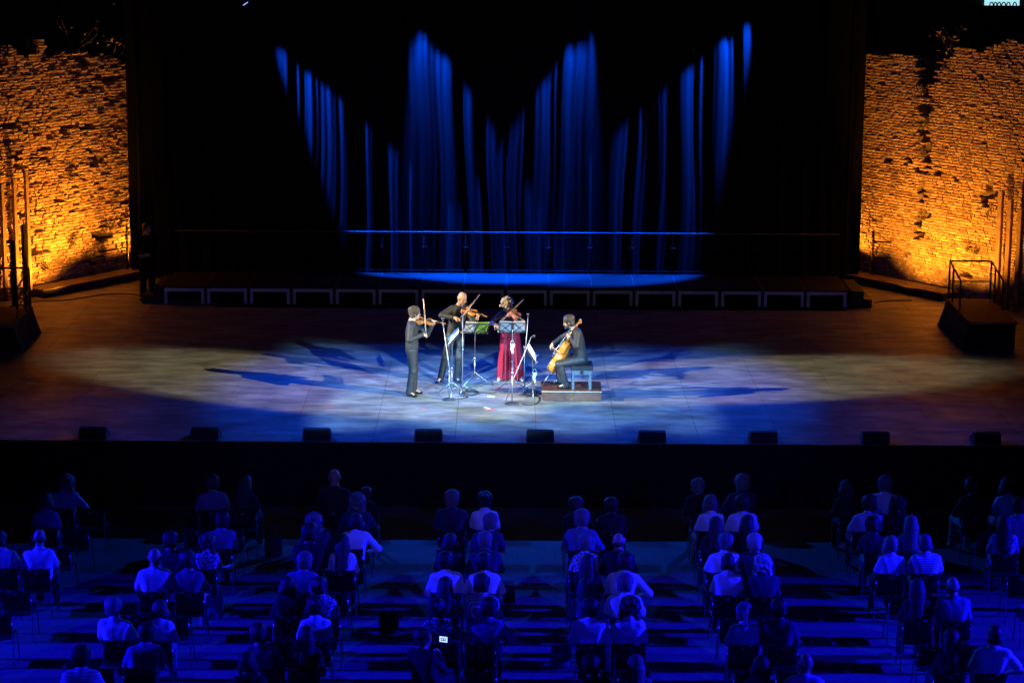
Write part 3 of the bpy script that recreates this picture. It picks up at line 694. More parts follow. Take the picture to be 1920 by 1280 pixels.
# ------------------------------------------------------------------ string instruments
OUT = [(0, 0), (.004, .09), (.05, .2), (.13, .27), (.22, .292), (.31, .268), (.37, .215), (.39, .222), (.42, .175), (.48, .157), (.55, .157), (.61, .18), (.64, .2), (.66, .19), (.72, .215), (.8, .236), (.9, .205), (.96, .14), (.995, .06), (1, 0)]
def instrument(name, label, Lb, rib, P0, P1, nrm, wood, chin=True):
    P0, P1 = Vector(P0), Vector(P1); y = (P1-P0).normalized(); z = Vector(nrm); z = (z-y*z.dot(y)).normalized(); x = y.cross(z)
    t = bpy.data.objects.new(name, None); link(t); tag(t, label, name.replace('_', ' ')); t.empty_display_size = .1
    m = Matrix((x, y, z)).transposed().to_4x4(); m.translation = P0; t.matrix_world = m
    ring = [(w*Lb, s*Lb) for s, w in OUT]+[(-w*Lb, s*Lb) for s, w in OUT[-2:0:-1]]; n = len(ring); a = Lb*.045
    vs = []; fs = []
    lay = [(.97, -rib/2), (.95, rib/2)]
    for sc, zz in ((.5, -rib/2-a*.9), (.8, -rib/2-a*.55), (1.0, -rib/2-a*.1), (1.0, -rib/2), (.95, -rib/2), (.95, rib/2), (1.0, rib/2), (1.0, rib/2+a*.1), (.8, rib/2+a*.55), (.5, rib/2+a*.9)):
        cy = Lb*.5
        vs += [(px*sc, cy+(py-cy)*(sc if sc > .9 else .55+.45*sc), zz) for px, py in ring]
    for l in range(9):
        for i in range(n): fs.append((l*n+i, l*n+(i+1) % n, l*n+n+(i+1) % n, l*n+n+i))
    fs.append(tuple(range(n-1, -1, -1))); fs.append(tuple(9*n+i for i in range(n)))
    body = MB(); body.add(vs, fs, False); body.build('body', wood, t)
    EB = mat('ebony', (.01, .009, .009), .35); top = rib/2+a
    fb = MB(); q = Lb*.062; fb.add([(-q, Lb*.7, top+Lb*.055), (q, Lb*.7, top+Lb*.055), (q*.62, Lb*1.38, top+Lb*.015), (-q*.62, Lb*1.38, top+Lb*.015), (-q, Lb*.7, top+Lb*.03), (q, Lb*.7, top+Lb*.03), (q*.62, Lb*1.38, top-Lb*.01), (-q*.62, Lb*1.38, top-Lb*.01)],
        [(0, 1, 2, 3), (7, 6, 5, 4), (0, 4, 5, 1), (1, 5, 6, 2), (2, 6, 7, 3), (3, 7, 4, 0)]); fb.build('fingerboard', EB, t)
    nk = MB(); nk.tube([(0, Lb*.97, rib*.2), (0, Lb*1.02, top-Lb*.05), (0, Lb*1.2, top-Lb*.045), (0, Lb*1.38, top-Lb*.04), (0, Lb*1.55, top-Lb*.075)], [Lb*.06, Lb*.042, Lb*.036, Lb*.034, Lb*.028], 8)
    nk.build('neck', wood, t)
    sc = MB(); c = Vector((0, Lb*1.58, top-Lb*.1))
    pts = [c+Vector((0, math.cos(k*.55)*Lb*.05*(1-k*.06), math.sin(k*.55)*Lb*.05*(1-k*.06))) for k in range(14)]
    sc.tube(pts, [Lb*.03]*7+[Lb*.026, Lb*.024, Lb*.022, Lb*.02, Lb*.018, Lb*.016, Lb*.014], 6); sc.build('scroll', wood, t)
    MB().box((-Lb*.06, Lb*.485, top-a*.2), (Lb*.06, Lb*.495, top+Lb*.085)).build('bridge', mat('maple', (.5, .34, .16), .5), t)
    MB().box((-Lb*.055, Lb*.06, top+Lb*.0), (Lb*.055, Lb*.32, top+Lb*.03)).build('tailpiece', EB, t)
    s = MB()
    for k in range(4): s.tube([((k-1.5)*Lb*.025, Lb*.3, top+Lb*.03), ((k-1.5)*Lb*.03, Lb*.49, top+Lb*.088), ((k-1.5)*Lb*.015, Lb*1.4, top+Lb*.02)], Lb*.0028, 4)
    s.build('strings', STEEL, t)
    for sx in (-1, 1):
        f = MB(); f.tube([(sx*Lb*.1, Lb*.4, top-a*.28), (sx*Lb*.085, Lb*.45, top-a*.14), (sx*Lb*.09, Lb*.52, top-a*.16), (sx*Lb*.065, Lb*.58, top-a*.06)], Lb*.009, 5); f.build('sound_hole', EB, t)
        for yy in (1.43, 1.49): MB().tube([(sx*Lb*.02, Lb*yy, top-Lb*.06), (sx*Lb*.1, Lb*yy, top-Lb*.06)], [Lb*.01, Lb*.017], 6).build('peg', EB, t)
    if chin: MB().ball((-Lb*.16, Lb*.07, top+Lb*.03), (Lb*.12, Lb*.1, Lb*.03), 10, 6).build('chin_rest', EB, t)
    return t
def bow(label, a, b, off, L=.73):
    a, b = Vector(a), Vector(b); d = (b-a).normalized(); b = a+d*L; o = Vector(off); o = (o-d*o.dot(d)).normalized()
    t = bpy.data.objects.new('bow', None); link(t); tag(t, label, 'bow', 'bows of the quartet'); t.location = a
    MB().tube([d*0, d*L*.3-o*.006, d*L*.7-o*.006, d*L*.97, d*L+o*.022], [.0062, .006, .0055, .005, .004], 6).build('stick', mat('bow_wood', (.30, .12, .05), .35), t)
    MB().tube([d*.09+o*.024, d*L*.99+o*.021], .0042, 4).build('hair_ribbon', mat('bow_hair', (.75, .7, .6), .6), t)
    mb = MB(); mb.tube([d*.05+o*.004, d*.05+o*.026], .014, 6); mb.build('frog', mat('ebony', (.01, .009, .009), .35), t)

# ------------------------------------------------------------------ the quartet
SHIRT = mat('black_shirt', (.013, .0125, .012), .7, bump=.9, bs=18); TROU = mat('black_trousers', (.014, .014, .016), .6, bump=1.0, bs=14)
SHOE = mat('polished_shoe', (.012, .012, .012), .18); BELT = mat('belt', (.02, .018, .016), .3)
MS = dict(skin=SKIN, shirt=SHIRT, trousers=TROU, shoe=SHOE)
def sit_hair(t, J, style, m, seed=1, name='hair', noise=.004):
    me = sdf_mesh(name, hair_prims(style, J['head'], frame(J['face'], J.get('up', (0, 0, 1))), seed), .009, noise, seed); put(name, me, m, t)
def belt(t, J, z, rx, ry, cx, cy):
    b = MB(); n = 24; vs = []
    for zz in (z-.018, z+.018):
        for rr in (1, 1.06): vs += [(cx+rx*rr*math.cos(2*math.pi*k/n), cy+ry*rr*math.sin(2*math.pi*k/n), zz) for k in range(n)]
    fs = []
    for k in range(n):
        k2 = (k+1) % n; fs += [(n+k, n+k2, 3*n+k2, 3*n+k), (k, 2*n+k, 2*n+k2, k2), (2*n+k, 3*n+k, 3*n+k2, 2*n+k2), (k, k2, n+k2, n+k)]
    b.add(vs, fs, True); b.build('belt', BELT, t)
def add(o, J):   # to world
    return tuple(np.array(o)+np.array(J, float))

# first violinist, left, in profile
O1 = (-2.44, 3.66, 0)
t = thing('person', 'person in black shirt and trousers standing in profile, playing violin at left of quartet', 'person', O1, 0, 'string quartet players')
J1 = dict(head=(.055, .02, 1.615), face=(1, .22, -.12), neck=(.0, .0, 1.47), rs=(-.01, -.185, 1.40), ls=(.0, .175, 1.41), re=(-.03, -.36, 1.17), rw=(.215, -.215, 1.25),
    le=(.29, .13, 1.19), lw=(.39, .05, 1.38), rh=(.0, -.09, .91), lh=(.0, .09, .91), rk=(.02, -.1, .5), lk=(.04, .1, .5), ra=(-.05, -.10, .085), la=(.02, .10, .085), rt=(.8, -.55, 0), lt=(1, -.1, 0),
    rhand=((.215, -.215, 1.25), (.75, .45, -.25), (-.3, .5, -.6), 1, .7), lhand=((.39, .05, 1.38), (.35, -.25, .8), (-.2, -.7, .5), 1, .8))
full_figure(t, J1, MS)
sit_hair(t, J1, 'short', mat('hair_grey_brown', (.045, .034, .027), .7, var=.3, vs=60))
belt(t, J1, .985, .118, .165, 0, 0)
MB().box((.115, -.03, .965), (.128, .03, 1.005)).build('belt_buckle', STEEL, t)
gl = MB(); gl.tube([(.16, -.05, 1.625), (.165, .0, 1.62), (.16, .06, 1.625)], .004, 5); gl.tube([(.16, -.05, 1.625), (.05, -.085, 1.63)], .003, 5); gl.build('glasses', DARKMETAL, t)
instrument('violin', 'violin held level by the person in profile at left', .356, .032, add(O1, (.07, .07, 1.475)), add(O1, (.66, .03, 1.41)), (0, -.55, .83), WOOD)
bow('upright bow of the person in profile at left', add(O1, (.285, -.14, 1.20)), add(O1, (.225, .06, 1.9)), (-.4, .8, 0))

# second violinist, tall, turned to the front
O2 = (-1.76, 4.84, 0)
t = thing('person', 'tall person in black shirt with rolled cuffs, looking down along violin, second from left', 'person', O2, 0, 'string quartet players')
J2 = dict(head=(.265, -.1, 1.715), face=(.55, -.68, -.42), neck=(.22, -.01, 1.56), rs=(.05, -.07, 1.495), ls=(.385, .05, 1.475), re=(-.14, -.19, 1.385), rw=(.11, -.34, 1.37),
    le=(.5, -.2, 1.21), lw=(.56, -.39, 1.35), rh=(.05, -.03, .96), lh=(.22, .03, .96), rk=(-.06, -.08, .52), lk=(.2, -.05, .52), ra=(-.165, -.02, .085), la=(.17, .02, .085), rt=(-.3, -.95, 0), lt=(.2, -.98, 0),
    rhand=((.11, -.34, 1.37), (.9, -.2, -.1), (.2, .1, -1), -1, .6), lhand=((.56, -.39, 1.35), (.35, -.2, .85), (-.5, .6, .4), -1, .9))
full_figure(t, J2, MS)
sit_hair(t, J2, 'fringe', mat('cropped_hair', (.22, .14, .10), .7))
belt(t, J2, 1.035, .165, .118, .17, 0)
instrument('violin', 'violin of the tall person second from left, face turned to front', .356, .032, add(O2, (.26, -.16, 1.50)), add(O2, (.745, -.45, 1.42)), (-.05, -.62, .78), WOOD)
bow('slanting bow of the tall person second from left', add(O2, (.235, -.42, 1.385)), add(O2, (.55, -.04, 1.72)), (.2, .2, -.9))

# viola player in the burgundy skirt
O3 = (-.53, 5.06, 0)
t = thing('person', 'person in wide burgundy satin trousers and dark lace top playing viola behind a music stand', 'person', O3, 0, 'string quartet players')
J3 = dict(head=(-.075, -.05, 1.55), face=(.35, -.8, -.45), neck=(-.045, .0, 1.41), rs=(-.2, .0, 1.335), ls=(.115, .0, 1.335), re=(-.40, -.09, 1.17), rw=(-.315, -.31, 1.19),
    le=(.2, -.16, 1.10), lw=(.1, -.38, 1.27), rh=(-.09, 0, .92), lh=(.07, 0, .92), rk=(-.12, -.02, .5), lk=(.12, -.02, .5), ra=(-.21, -.03, .085), la=(.21, -.03, .085), rt=(-.2, -.95, 0), lt=(.2, -.95, 0),
    rhand=((-.315, -.31, 1.19), (.5, -.6, -.3), (.3, .2, -1), -1, .6), lhand=((.1, -.38, 1.27), (.1, -.3, .9), (-.6, .5, .3), -1, .9))
LACE = mat('dark_lace', (.045, .012, .022), .7, var=.6, vs=40)
full_figure(t, J3, dict(skin=SKIN, shirt=LACE, trousers=LACE, shoe=mat('silver_shoe', (.6, .6, .62), .3, .3)), sleeve='short', w=.84, trousers=False)
SAT = mat('burgundy_satin', (.30, .012, .03), .3, spec=.6)
def wide_leg(cx, s):
    vs = []; n = 56; zs = np.linspace(.03, 1.0, 22)
    for z in zs:
        k = (1-z)/.97; rx = .098+.045*k**.7; ry = .115+.06*k; c = cx*(.72+.42*k)
        for i in range(n):
            a = 2*math.pi*i/n; f = 1+(.02+.10*k)*math.sin(a*9+s*2+z*1.3)+(.015+.05*k)*math.sin(a*15+s+2*z)
            if z < .09: f *= .93+.07*(z-.03)/.06
            vs.append((-.01+c+rx*f*math.cos(a), ry*f*math.sin(a), z))
    fs = [(j*n+i, j*n+(i+1) % n, j*n+n+(i+1) % n, j*n+n+i) for j in range(21) for i in range(n)]
    mb = MB(); mb.add(vs, fs, True); return mb
for cx in (-.115, .115): wide_leg(cx, cx*30).build('trouser_leg', SAT, t)
wb = MB(); wb.tube([(-.01, 0, .985), (-.01, 0, 1.06)], [.17, .145], 24); o = wb.build('waistband', SAT, t); o.scale = (1, .75, 1)
sit_hair(t, J3, 'curly', mat('hair_grey_blonde', (.27, .2, .13), .65, var=.45, vs=50), 4)
instrument('viola', 'viola of the person in burgundy, pointing toward the audience', .40, .036, add(O3, (-.01, -.1, 1.41)), add(O3, (.23, -.62, 1.34)), (-.25, -.5, .85), WOOD)
bow('slanting bow of the person in burgundy trousers', add(O3, (-.25, -.37, 1.23)), add(O3, (.19, -.13, 1.62)), (.2, .2, -.9))

# cellist on the wooden box
BX = (.645, 3.665, 0)
t = thing('wooden_box', 'dark wooden podium box under the cellist and bench', 'podium', BX)
BW = mat('box_wood', (.115, .045, .025), .45, var=.4, vs=5, bump=.2)
MB().bbox((-.57, -.415, .012), (.57, .415, .178), .004).build('side_boards', BW, t)
MB().box((-.58, -.425, .18), (.58, .425, .2)).build('top_board', mat('box_top', (.10, .038, .022), .35, var=.4, vs=6), t)
MB().box((-.58, -.432, .182), (.58, -.4255, .198)).build('front_trim', mat('trim_light', (.42, .33, .24), .5), t)
BRASS = mat('brass', (.6, .42, .16), .3, 1)
MB().box((-.02, -.421, .02), (.02, -.4155, .07)).build('latch', BRASS, t); MB().box((-.018, -.421, .11), (.018, -.4155, .16)).build('latch', BRASS, t)
OB = (.84, 3.65, .2)
t = thing('piano_bench', 'black tufted leather bench with blue-grey legs on the wooden box', 'bench', OB)
LEA = mat('black_leather', (.02, .022, .026), .3, bump=.5, bs=14)
MB().bbox((-.215, -.27, .375), (.215, .27, .455), .02).build('seat_cushion', LEA, t)
BP = mat('bench_paint', (.09, .11, .13), .35)
for y0 in (-.25, .235): MB().box((-.19, y0, .285), (.19, y0+.018, .374)).build('apron', BP, t)
for x0 in (-.19, .172): MB().box((x0, -.231, .285), (x0+.018, .234, .374)).build('apron', BP, t)
for x in (-.165, .165):
    for y in (-.22, .22): MB().bbox((x-.023, y-.023, 0), (x+.023, y+.023, .284), .004).build('leg', BP, t)
kn = MB(); kn.tube([(0, -.25, .335), (0, -.285, .335)], .036, 14); kn.build('knob', DARKMETAL, t)
O4 = (.84, 3.65, 0)
t = thing('person', 'person in black seated on the bench, leaning over a cello at right of quartet', 'person', O4, 0, 'string quartet players')
J4 = dict(head=(-.255, .0, 1.47), face=(-1, .06, -.32), neck=(-.17, .0, 1.36), rs=(-.13, .175, 1.28), ls=(-.085, -.175, 1.29), re=(-.36, .29, 1.11), rw=(-.545, .23, 1.0),
    le=(-.12, -.31, 1.06), lw=(-.215, -.15, 1.19), rh=(.0, .09, .75), lh=(.0, -.10, .75), rk=(-.47, .23, .68), lk=(-.44, -.22, .69), ra=(-.40, .2, .285), la=(-.30, -.2, .285), rt=(-1, .1, 0), lt=(-1, -.15, 0),
    rhand=((-.545, .23, 1.0), (-.55, .1, -.75), (.6, .3, -.4), 1, .5), lhand=((-.215, -.15, 1.19), (-.65, .35, .35), (.1, .75, .3), 1, .8))
full_figure(t, J4, MS)
HB = mat('hair_dark_brown', (.03, .02, .014), .6, var=.3, vs=60)
sit_hair(t, J4, 'short', HB)
Mh = frame(J4['face']); P = lambda x, y, z: np.array(J4['head'])+Mh @ V3(x, y, z)
put('beard', sdf_mesh('beard', [cap(P(-.045, .05, -.075), P(0, .088, -.092), .026, None, .02), cap(P(.045, .05, -.075), P(0, .088, -.092), .026, None, .02), cap(P(-.064, .02, -.04), P(-.045, .05, -.075), .02), cap(P(.064, .02, -.04), P(.045, .05, -.075), .02)], .008), HB, t)
instrument('cello', 'orange varnished cello leaning against the seated player', .725, .105, add(O4, (-.60, -.05, .49)), add(O4, (-.022, -.05, 1.48)), (-.80, .36, .47), mat('cello_varnish', (.56, .19, .022), .3, var=.2, vs=6), chin=False)
ep = bpy.data.objects.new('endpin', None)
ce = [o for o in COL.objects if o.name == 'cello'][0]
MB().tube([(0, -.012, 0), (0, -.36, .0)], .008, 8).build('endpin', STEEL, ce); bpy.data.objects.remove(ep)
bow('bow of the cellist, lying across the cello strings', add(O4, (-.60, .27, .92)), add(O4, (-.43, -.42, .93)), (.7, .0, .5), .7)

# ------------------------------------------------------------------ music stands, sheet music, microphones, cables
def music_stand(label, base, c, a, n, legr, rot, pages, plabel):
    t = thing('music_stand', label, 'music stand', base, 0, 'folding music stands of the quartet')
    c, a, n = Vector(c), Vector(a).normalized(), Vector(n); n = (n-a*n.dot(a)).normalized(); b = a.cross(n)
    top = c-n*.02-a*.02; zt = top.z; zk = zt*.48
    MB().tube([(0, 0, .13), (0, 0, zk)], .0125, 8).build('lower_tube', STANDMETAL, t)
    MB().tube([(0, 0, zk+.001), (top.x*.2, top.y*.2, zt-.06), tuple(top)], .0085, 8).build('upper_tube', STANDMETAL, t)
    k = MB(); k.tube([(0, 0, zk-.025), (0, 0, zk+.03)], .019, 8); k.tube([(0, 0, zk), (-.035, 0, zk)], .008, 6); k.build('clamp', STANDMETAL, t)
    for i in range(3):
        q = rot+i*2*math.pi/3; e = (legr*math.cos(q), legr*math.sin(q), .012)
        MB().tube([(0, 0, .27), e], .0095, 6).build('leg', STANDMETAL, t)
        MB().tube([(0, 0, .14), (e[0]*.5, e[1]*.5, .14)], .006, 5).build('brace', STANDMETAL, t)
    d = MB(); hw, hh = .255, .14; C_ = lambda u, v: c+b*u+a*v
    for u in (-hw, -.015, .015, hw): d.tube([C_(u, -hh), C_(u, hh)], .008, 5)
    for v in (-hh, hh): d.tube([C_(-hw, v), C_(hw, v)], .008, 5)
    for s in (-1, 1): d.tube([C_(s*.02, -hh), C_(s*hw, hh)], .0065, 5); d.tube([C_(s*.02, hh), C_(s*hw, -hh)], .0065, 5)
    d.build('desk_frame', DARKMETAL, t)
    l = MB(); l.tube([C_(-.27, -hh)-n*.0, C_(-.27, -hh)+n*.07], .007, 5); l.tube([C_(.27, -hh), C_(.27, -hh)+n*.07], .007, 5); l.tube([C_(-.29, -hh-.005)+n*.012, C_(.29, -hh-.005)+n*.012], .009, 6); l.build('ledge', STANDMETAL, t)
    p = thing('sheet_music', plabel, 'sheet music', base, 0, 'sheet music on the quartet stands')
    for s, m in zip((-1, 1), pages):
        mb = MB(); vs = []
        for off in (.012, .016):
            for uu, vv in ((.004, -.125), (.245, -.125), (.245, .165), (.004, .165)): vs.append(C_(s*uu, vv)+n*(off+.02*(uu/.245)**2))
        mb.add(vs, [(0, 1, 2, 3), (7, 6, 5, 4), (0, 4, 5, 1), (1, 5, 6, 2), (2, 6, 7, 3), (3, 7, 4, 0)]); mb.build('page', m, p)
    return t
PG = mat('paper_shaded', (.5, .5, .49), .8)  # white paper again, with the dimmer light on it put into the grey
music_stand('music stand seen edge-on before the person in profile', (-1.67, 3.66, 0), (.04, 0, 1.15), (.65, 0, .76), (-.75, -.05, .65), .33, .5, (PAPER, PAPER), 'white sheet music seen edge-on before the person in profile')
music_stand('music stand with white and green pages before the tall person', (-1.24, 4.57, 0), (.03, -.03, 1.15), (.25, -.55, .8), (-.2, .75, .6), .36, -.2, (mat('green_folder', (.22, .42, .05), .6), PAPER), 'white page and green folder on the stand of the tall person')
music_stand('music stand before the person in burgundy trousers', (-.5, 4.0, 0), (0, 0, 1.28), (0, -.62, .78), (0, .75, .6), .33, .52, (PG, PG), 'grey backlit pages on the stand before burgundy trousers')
music_stand('low music stand seen edge-on before the cellist', (-.1, 3.72, 0), (-.03, 0, .82), (-.54, 0, .84), (.84, -.05, .54), .31, .55, (PAPER, PAPER), 'white sheet music tilted toward the cellist')
MASK = mat('face_mask', (.62, .72, .82), .8)
def mask(label, x, y, z, s):
    t = thing('face_mask', label, 'face mask', (x, y, z)); m = MB(); vs = []
    for i in range(5):
        for j in range(6): vs.append(((i-2)*.022*(1-.12*j)+.012*math.sin(j*1.7), -.012*math.cos((i-2)*.8)-.004*(j % 2), -j*.036*s))
    m.add(vs, [(i*6+j, i*6+j+1, i*6+j+7, i*6+j+6) for i in range(4) for j in range(5)], True); m.build('cloth', MASK, t)
    for sx in (-1, 1): MB().tube([(sx*.043, -.008, 0), (sx*.02, .0, .05), (0, .0, .07)], .003, 4).build('ear_loop', MASK, t)
mask('pale blue face mask hanging from the stand before burgundy trousers', -.5, 3.93, .98, 1.1)
mask('white face mask hanging on the stand pole before the cellist', -.065, 3.70, .46, 1.1)
MICBLK = mat('mic_black', (.02, .02, .022), .4)
def mic_stand(label, base, h, pts, mic, disc=True):
    t = thing('microphone_stand', label, 'microphone stand', base, 0, 'microphone stands of the quartet')
    if disc: MB().lathe((0, 0, 0), [(.125, 0), (.125, .018), (.1, .032), (.03, .04)], 24).build('base', mat('cast_base', (.10, .10, .10), .3, .6), t)
    else:
        for i in range(3):
            q = .4+i*2.09; MB().tube([(0, 0, .14), (.2*math.cos(q), .2*math.sin(q), .012)], .008, 6).build('leg', STANDMETAL, t)
    MB().tube([(0, 0, .04), (0, 0, h)], .012, 8).build('pole', STANDMETAL, t)
    if pts: MB().tube(pts, .0085, 8).build('boom', STANDMETAL, t)
    e = pts[-1] if pts else (0, 0, h)
    k = MB(); z = h*.55 if not pts else h-.02; k.tube([(0, 0, z-.03), (0, 0, z+.03)], .02, 8); k.build('clutch', STANDMETAL, t)
    mk = MB(); e = Vector(e); mv = Vector(mic); mk.tube([e, e+mv*.6, e+mv], [.012, .014, .016], 8); mk.build('clip', MICBLK, t)
    mg = MB(); mg.ball(e+mv*1.05, .03, 10, 8); mg.build('microphone', MICBLK, t)
mic_stand('boom microphone stand at left, reaching up to the profile violin', (-1.71, 3.27, 0), .58, [(.06, .01, .16), (.0, .03, .62), (-.125, .06, 1.52)], (.0, .05, .05))
mic_stand('straight slender microphone stand before the tall person', (-1.47, 4.0, 0), 1.52, None, (.0, .06, .03), False)
mic_stand('straight slender microphone stand right of burgundy trousers', (-.26, 4.05, 0), .9, [(0, 0, .5), (.02, 0, .9), (.06, 0, 1.47)], (.0, .02, .06), False)
mic_stand('boom microphone stand at centre, leaning toward the cello', (-.50, 2.99, 0), .62, [(-.12, -.02, .06), (.03, .03, .5), (.355, .05, 1.30)], (.05, .03, .01))
CAB = mat('cable_rubber', (.012, .012, .014), .5)
def cable(label, pts, r=.009):
    m = MB(); P_ = [Vector((*p, .012)) if len(p) == 2 else Vector(p) for p in pts]; q = []
    for i in range(len(P_)-1):
        a, b_, c_, d_ = P_[max(i-1, 0)], P_[i], P_[i+1], P_[min(i+2, len(P_)-1)]
        for k in range(5):
            s = k/5; q.append(.5*((2*b_)+(c_-a)*s+(2*a-5*b_+4*c_-d_)*s*s+(3*b_-a-3*c_+d_)*s**3))
    q.append(P_[-1]); m.tube(q, r, 6); return tag(m.build('cable', CAB), label, 'cable', 'cables on the stage floor')
def coil(cx, cy, r, n, e=.45, seed=1):
    g = np.random.default_rng(seed); return [(cx+r*math.cos(k*.7)*(1+g.uniform(-.15, .15)), cy+r*math.sin(k*.7)*(1+g.uniform(-.15, .15)), .012+.002*k) for k in range(n)]
cable('black cable coil at the foot of the tall person\'s microphone stand', coil(-1.3, 3.75, .16, 22, seed=1)+[(-.95, 3.85), (-.8, 3.95)])
cable('black cable coil between the central stands and the wooden box', coil(-.12, 3.75, .17, 22, seed=2)+[(.0, 3.6), (.02, 3.3), (-.02, 3.0), (-.15, 2.85), (-.3, 2.95)])
cable('black cable trailing right of the left disc base', [(-1.6, 3.3), (-1.45, 3.38), (-1.35, 3.5), (-1.5, 3.62)])
cable('long dark cable lying on the floor before left wall', [(-12.2, 12.0), (-11.6, 13.0), (-10.9, 13.2), (-10.2, 13.9), (-9.6, 14.0), (-9.2, 13.7)], .014)
cable('pale hose looping beside the right step block', [(7.95, 12.9), (8.02, 13.3), (8.2, 13.6), (8.6, 13.75), (9.0, 13.8)], .014)
TR = mat('tape_red', (.6, .10, .06), .6); TW = mat('tape_white', (.75, .74, .7), .6)
def tape(label, x, y, w, d, m, rz=0):
    o = MB().box((-w/2, -d/2, 0), (w/2, d/2, .004)).build('tape_mark', m, None, (x, y, .0035)); o.rotation_euler = (0, 0, rz); tag(o, label, 'tape mark', 'tape marks on the stage floor')
tape('red tape mark farthest left on the lit floor', -3.97, 2.64, .17, .05, TR); tape('red tape mark below the person in profile', -2.18, 2.5, .15, .05, TR)
tape('white tape mark between the two disc bases', -.91, 3.60, .15, .07, TW); tape('red tape cross near the centre of the stage front', -.93, 2.5, .22, .06, TR); tape('short white tape crossing the red centre mark', -.98, 2.62, .06, .16, TW, .6)
tape('small red tape mark beside the stand of burgundy trousers', -.82, 4.3, .1, .06, TR); tape('red tape mark before the wooden box', .96, 2.42, .13, .05, TR); tape('red tape mark farthest right on the lit floor', 2.8, 2.6, .15, .05, TR)
tape('pink tape mark near the front edge at centre', -.05, 1.75, .12, .07, TR, .4); tape('pink tape scrap left of the front centre mark', -.42, 1.62, .16, .05, TR, .2)
tape('orange tape scrap at the far left front of stage', -9.2, 1.3, .26, .06, TR, .15); tape('small orange tape scrap right of the far left scrap', -8.95, 1.12, .1, .1, TR, .7)

# person in the wings
O5 = (-9.05, 13.3, 0)
t = thing('person', 'person in dark clothes standing at the left edge of the curtain', 'person', O5)
J5 = dict(head=(.02, -.03, 1.70), face=(.6, -.8, 0), neck=(0, 0, 1.55), rs=(-.19, .02, 1.47), ls=(.19, -.02, 1.47), re=(-.25, -.05, 1.2), rw=(-.14, -.24, 1.1), le=(.25, -.08, 1.2), lw=(.1, -.25, 1.12),
    rh=(-.09, 0, .95), lh=(.09, 0, .95), rk=(-.1, -.02, .5), lk=(.1, -.02, .5), ra=(-.12, 0, .085), la=(.12, 0, .085), rt=(-.2, -.95, 0), lt=(.3, -.95, 0),
    rhand=((-.14, -.24, 1.1), (.6, -.5, 0), (.2, .6, 0), -1, .6), lhand=((.1, -.25, 1.12), (-.6, -.5, 0), (0, .6, 0), 1, .6))
full_figure(t, J5, dict(skin=SKIN, shirt=BLACK, trousers=BLACK, shoe=SHOE), .011, .012)
sit_hair(t, J5, 'short', HB)

# ------------------------------------------------------------------ audience: chairs and people
GZ = -1.2
ROWS = [-2.85-1.085*k for k in range(10)]
XB = [lambda y: (-7.98+.075*(y+2.85), -7.48+.075*(y+2.85)), lambda y: (-5.48+.072*(y+2.85), -4.97+.07*(y+2.85)), lambda y: (-3.47+.045*(y+2.85), -2.95+.045*(y+2.85)), lambda y: (-1.47, -.93),
      lambda y: (.58, 1.11), lambda y: (2.68, 3.22), lambda y: (5.18-.022*(y+2.85), 5.71-.022*(y+2.85)), lambda y: (7.18-.015*(y+2.85), 7.72-.015*(y+2.85))]
BN = ['far left block', 'second block from left', 'third block from left', 'fourth block from left', 'fifth block from left', 'sixth block from left', 'seventh block from left', 'far right block']
CHM = mat('chair_plastic', (.010, .010, .012), .5, spec=.35); TAGM = mat('number_plate', (.32, .34, .38), .6); GLY = mat('plate_print', (.02, .02, .02), .7)
ch = thing('chair', 'x', 'chair', (0, 0, GZ), 0, 'black chairs in the audience rows')
def shell(pts, w0, w1, th=.012, n=9, bow_=.02):
    vs = []; m = len(pts)
    for s in (0, 1):
        for j, (y, z) in enumerate(pts):
            d = Vector(pts[min(j+1, m-1)])-Vector(pts[max(j-1, 0)]); nn = Vector((-d.y, d.x)).normalized()*th*s
            w = w0+(w1-w0)*j/(m-1)
            for i in range(n):
                u = -1+2*i/(n-1); cr = bow_*(1-u*u)
                vs.append((u*w, y+nn.x-cr*(abs(nn.x)+.2 if False else 1)*(1 if abs(d.y) > abs(d.x) else 0), z+nn.y-(cr if abs(d.y) <= abs(d.x) else 0)))
    fs = []
    for s in (0, 1):
        o = s*m*n
        for j in range(m-1):
            for i in range(n-1):
                q = (o+j*n+i, o+j*n+i+1, o+j*n+n+i+1, o+j*n+n+i); fs.append(q if s else q[::-1])
    per = [i for i in range(n)]+[j*n+n-1 for j in range(1, m)]+[(m-1)*n+i for i in range(n-2, -1, -1)]+[j*n for j in range(m-2, 0, -1)]
    for a in range(len(per)):
        b = (a+1) % len(per); fs.append((per[a], per[b], per[b]+m*n, per[a]+m*n))
    mb = MB(); mb.add(vs, fs, True); return mb
shell([(.23, .435), (.2, .45), (.1, .45), (0, .44), (-.12, .435), (-.17, .44)], .225, .215).build('seat', CHM, ch)
shell([(-.155, .50), (-.165, .58), (-.18, .68), (-.2, .78), (-.21, .815), (-.225, .825)], .205, .225).build('backrest', CHM, ch)
for sx in (-1, 1):
    MB().tube([(sx*.235, -.235, .012), (sx*.225, -.185, .3), (sx*.218, -.165, .45), (sx*.215, -.172, .6), (sx*.2, -.19, .72)], .011, 6).build('rear_leg', STEEL, ch)
    MB().tube([(sx*.235, .2, .012), (sx*.215, .17, .41), (sx*.2, .1, .425), (sx*.2, -.15, .425)], .011, 6).build('front_leg', STEEL, ch)
pl = MB().box((-.026, -.232, .735), (.026, -.222, .763)).build('number_plate', TAGM, ch)
gl = MB()
for x in (-.016, 0, .016): gl.box((x-.004, -.234, .741), (x+.004, -.2323, .757))
gl.build('plate_print', GLY, pl)

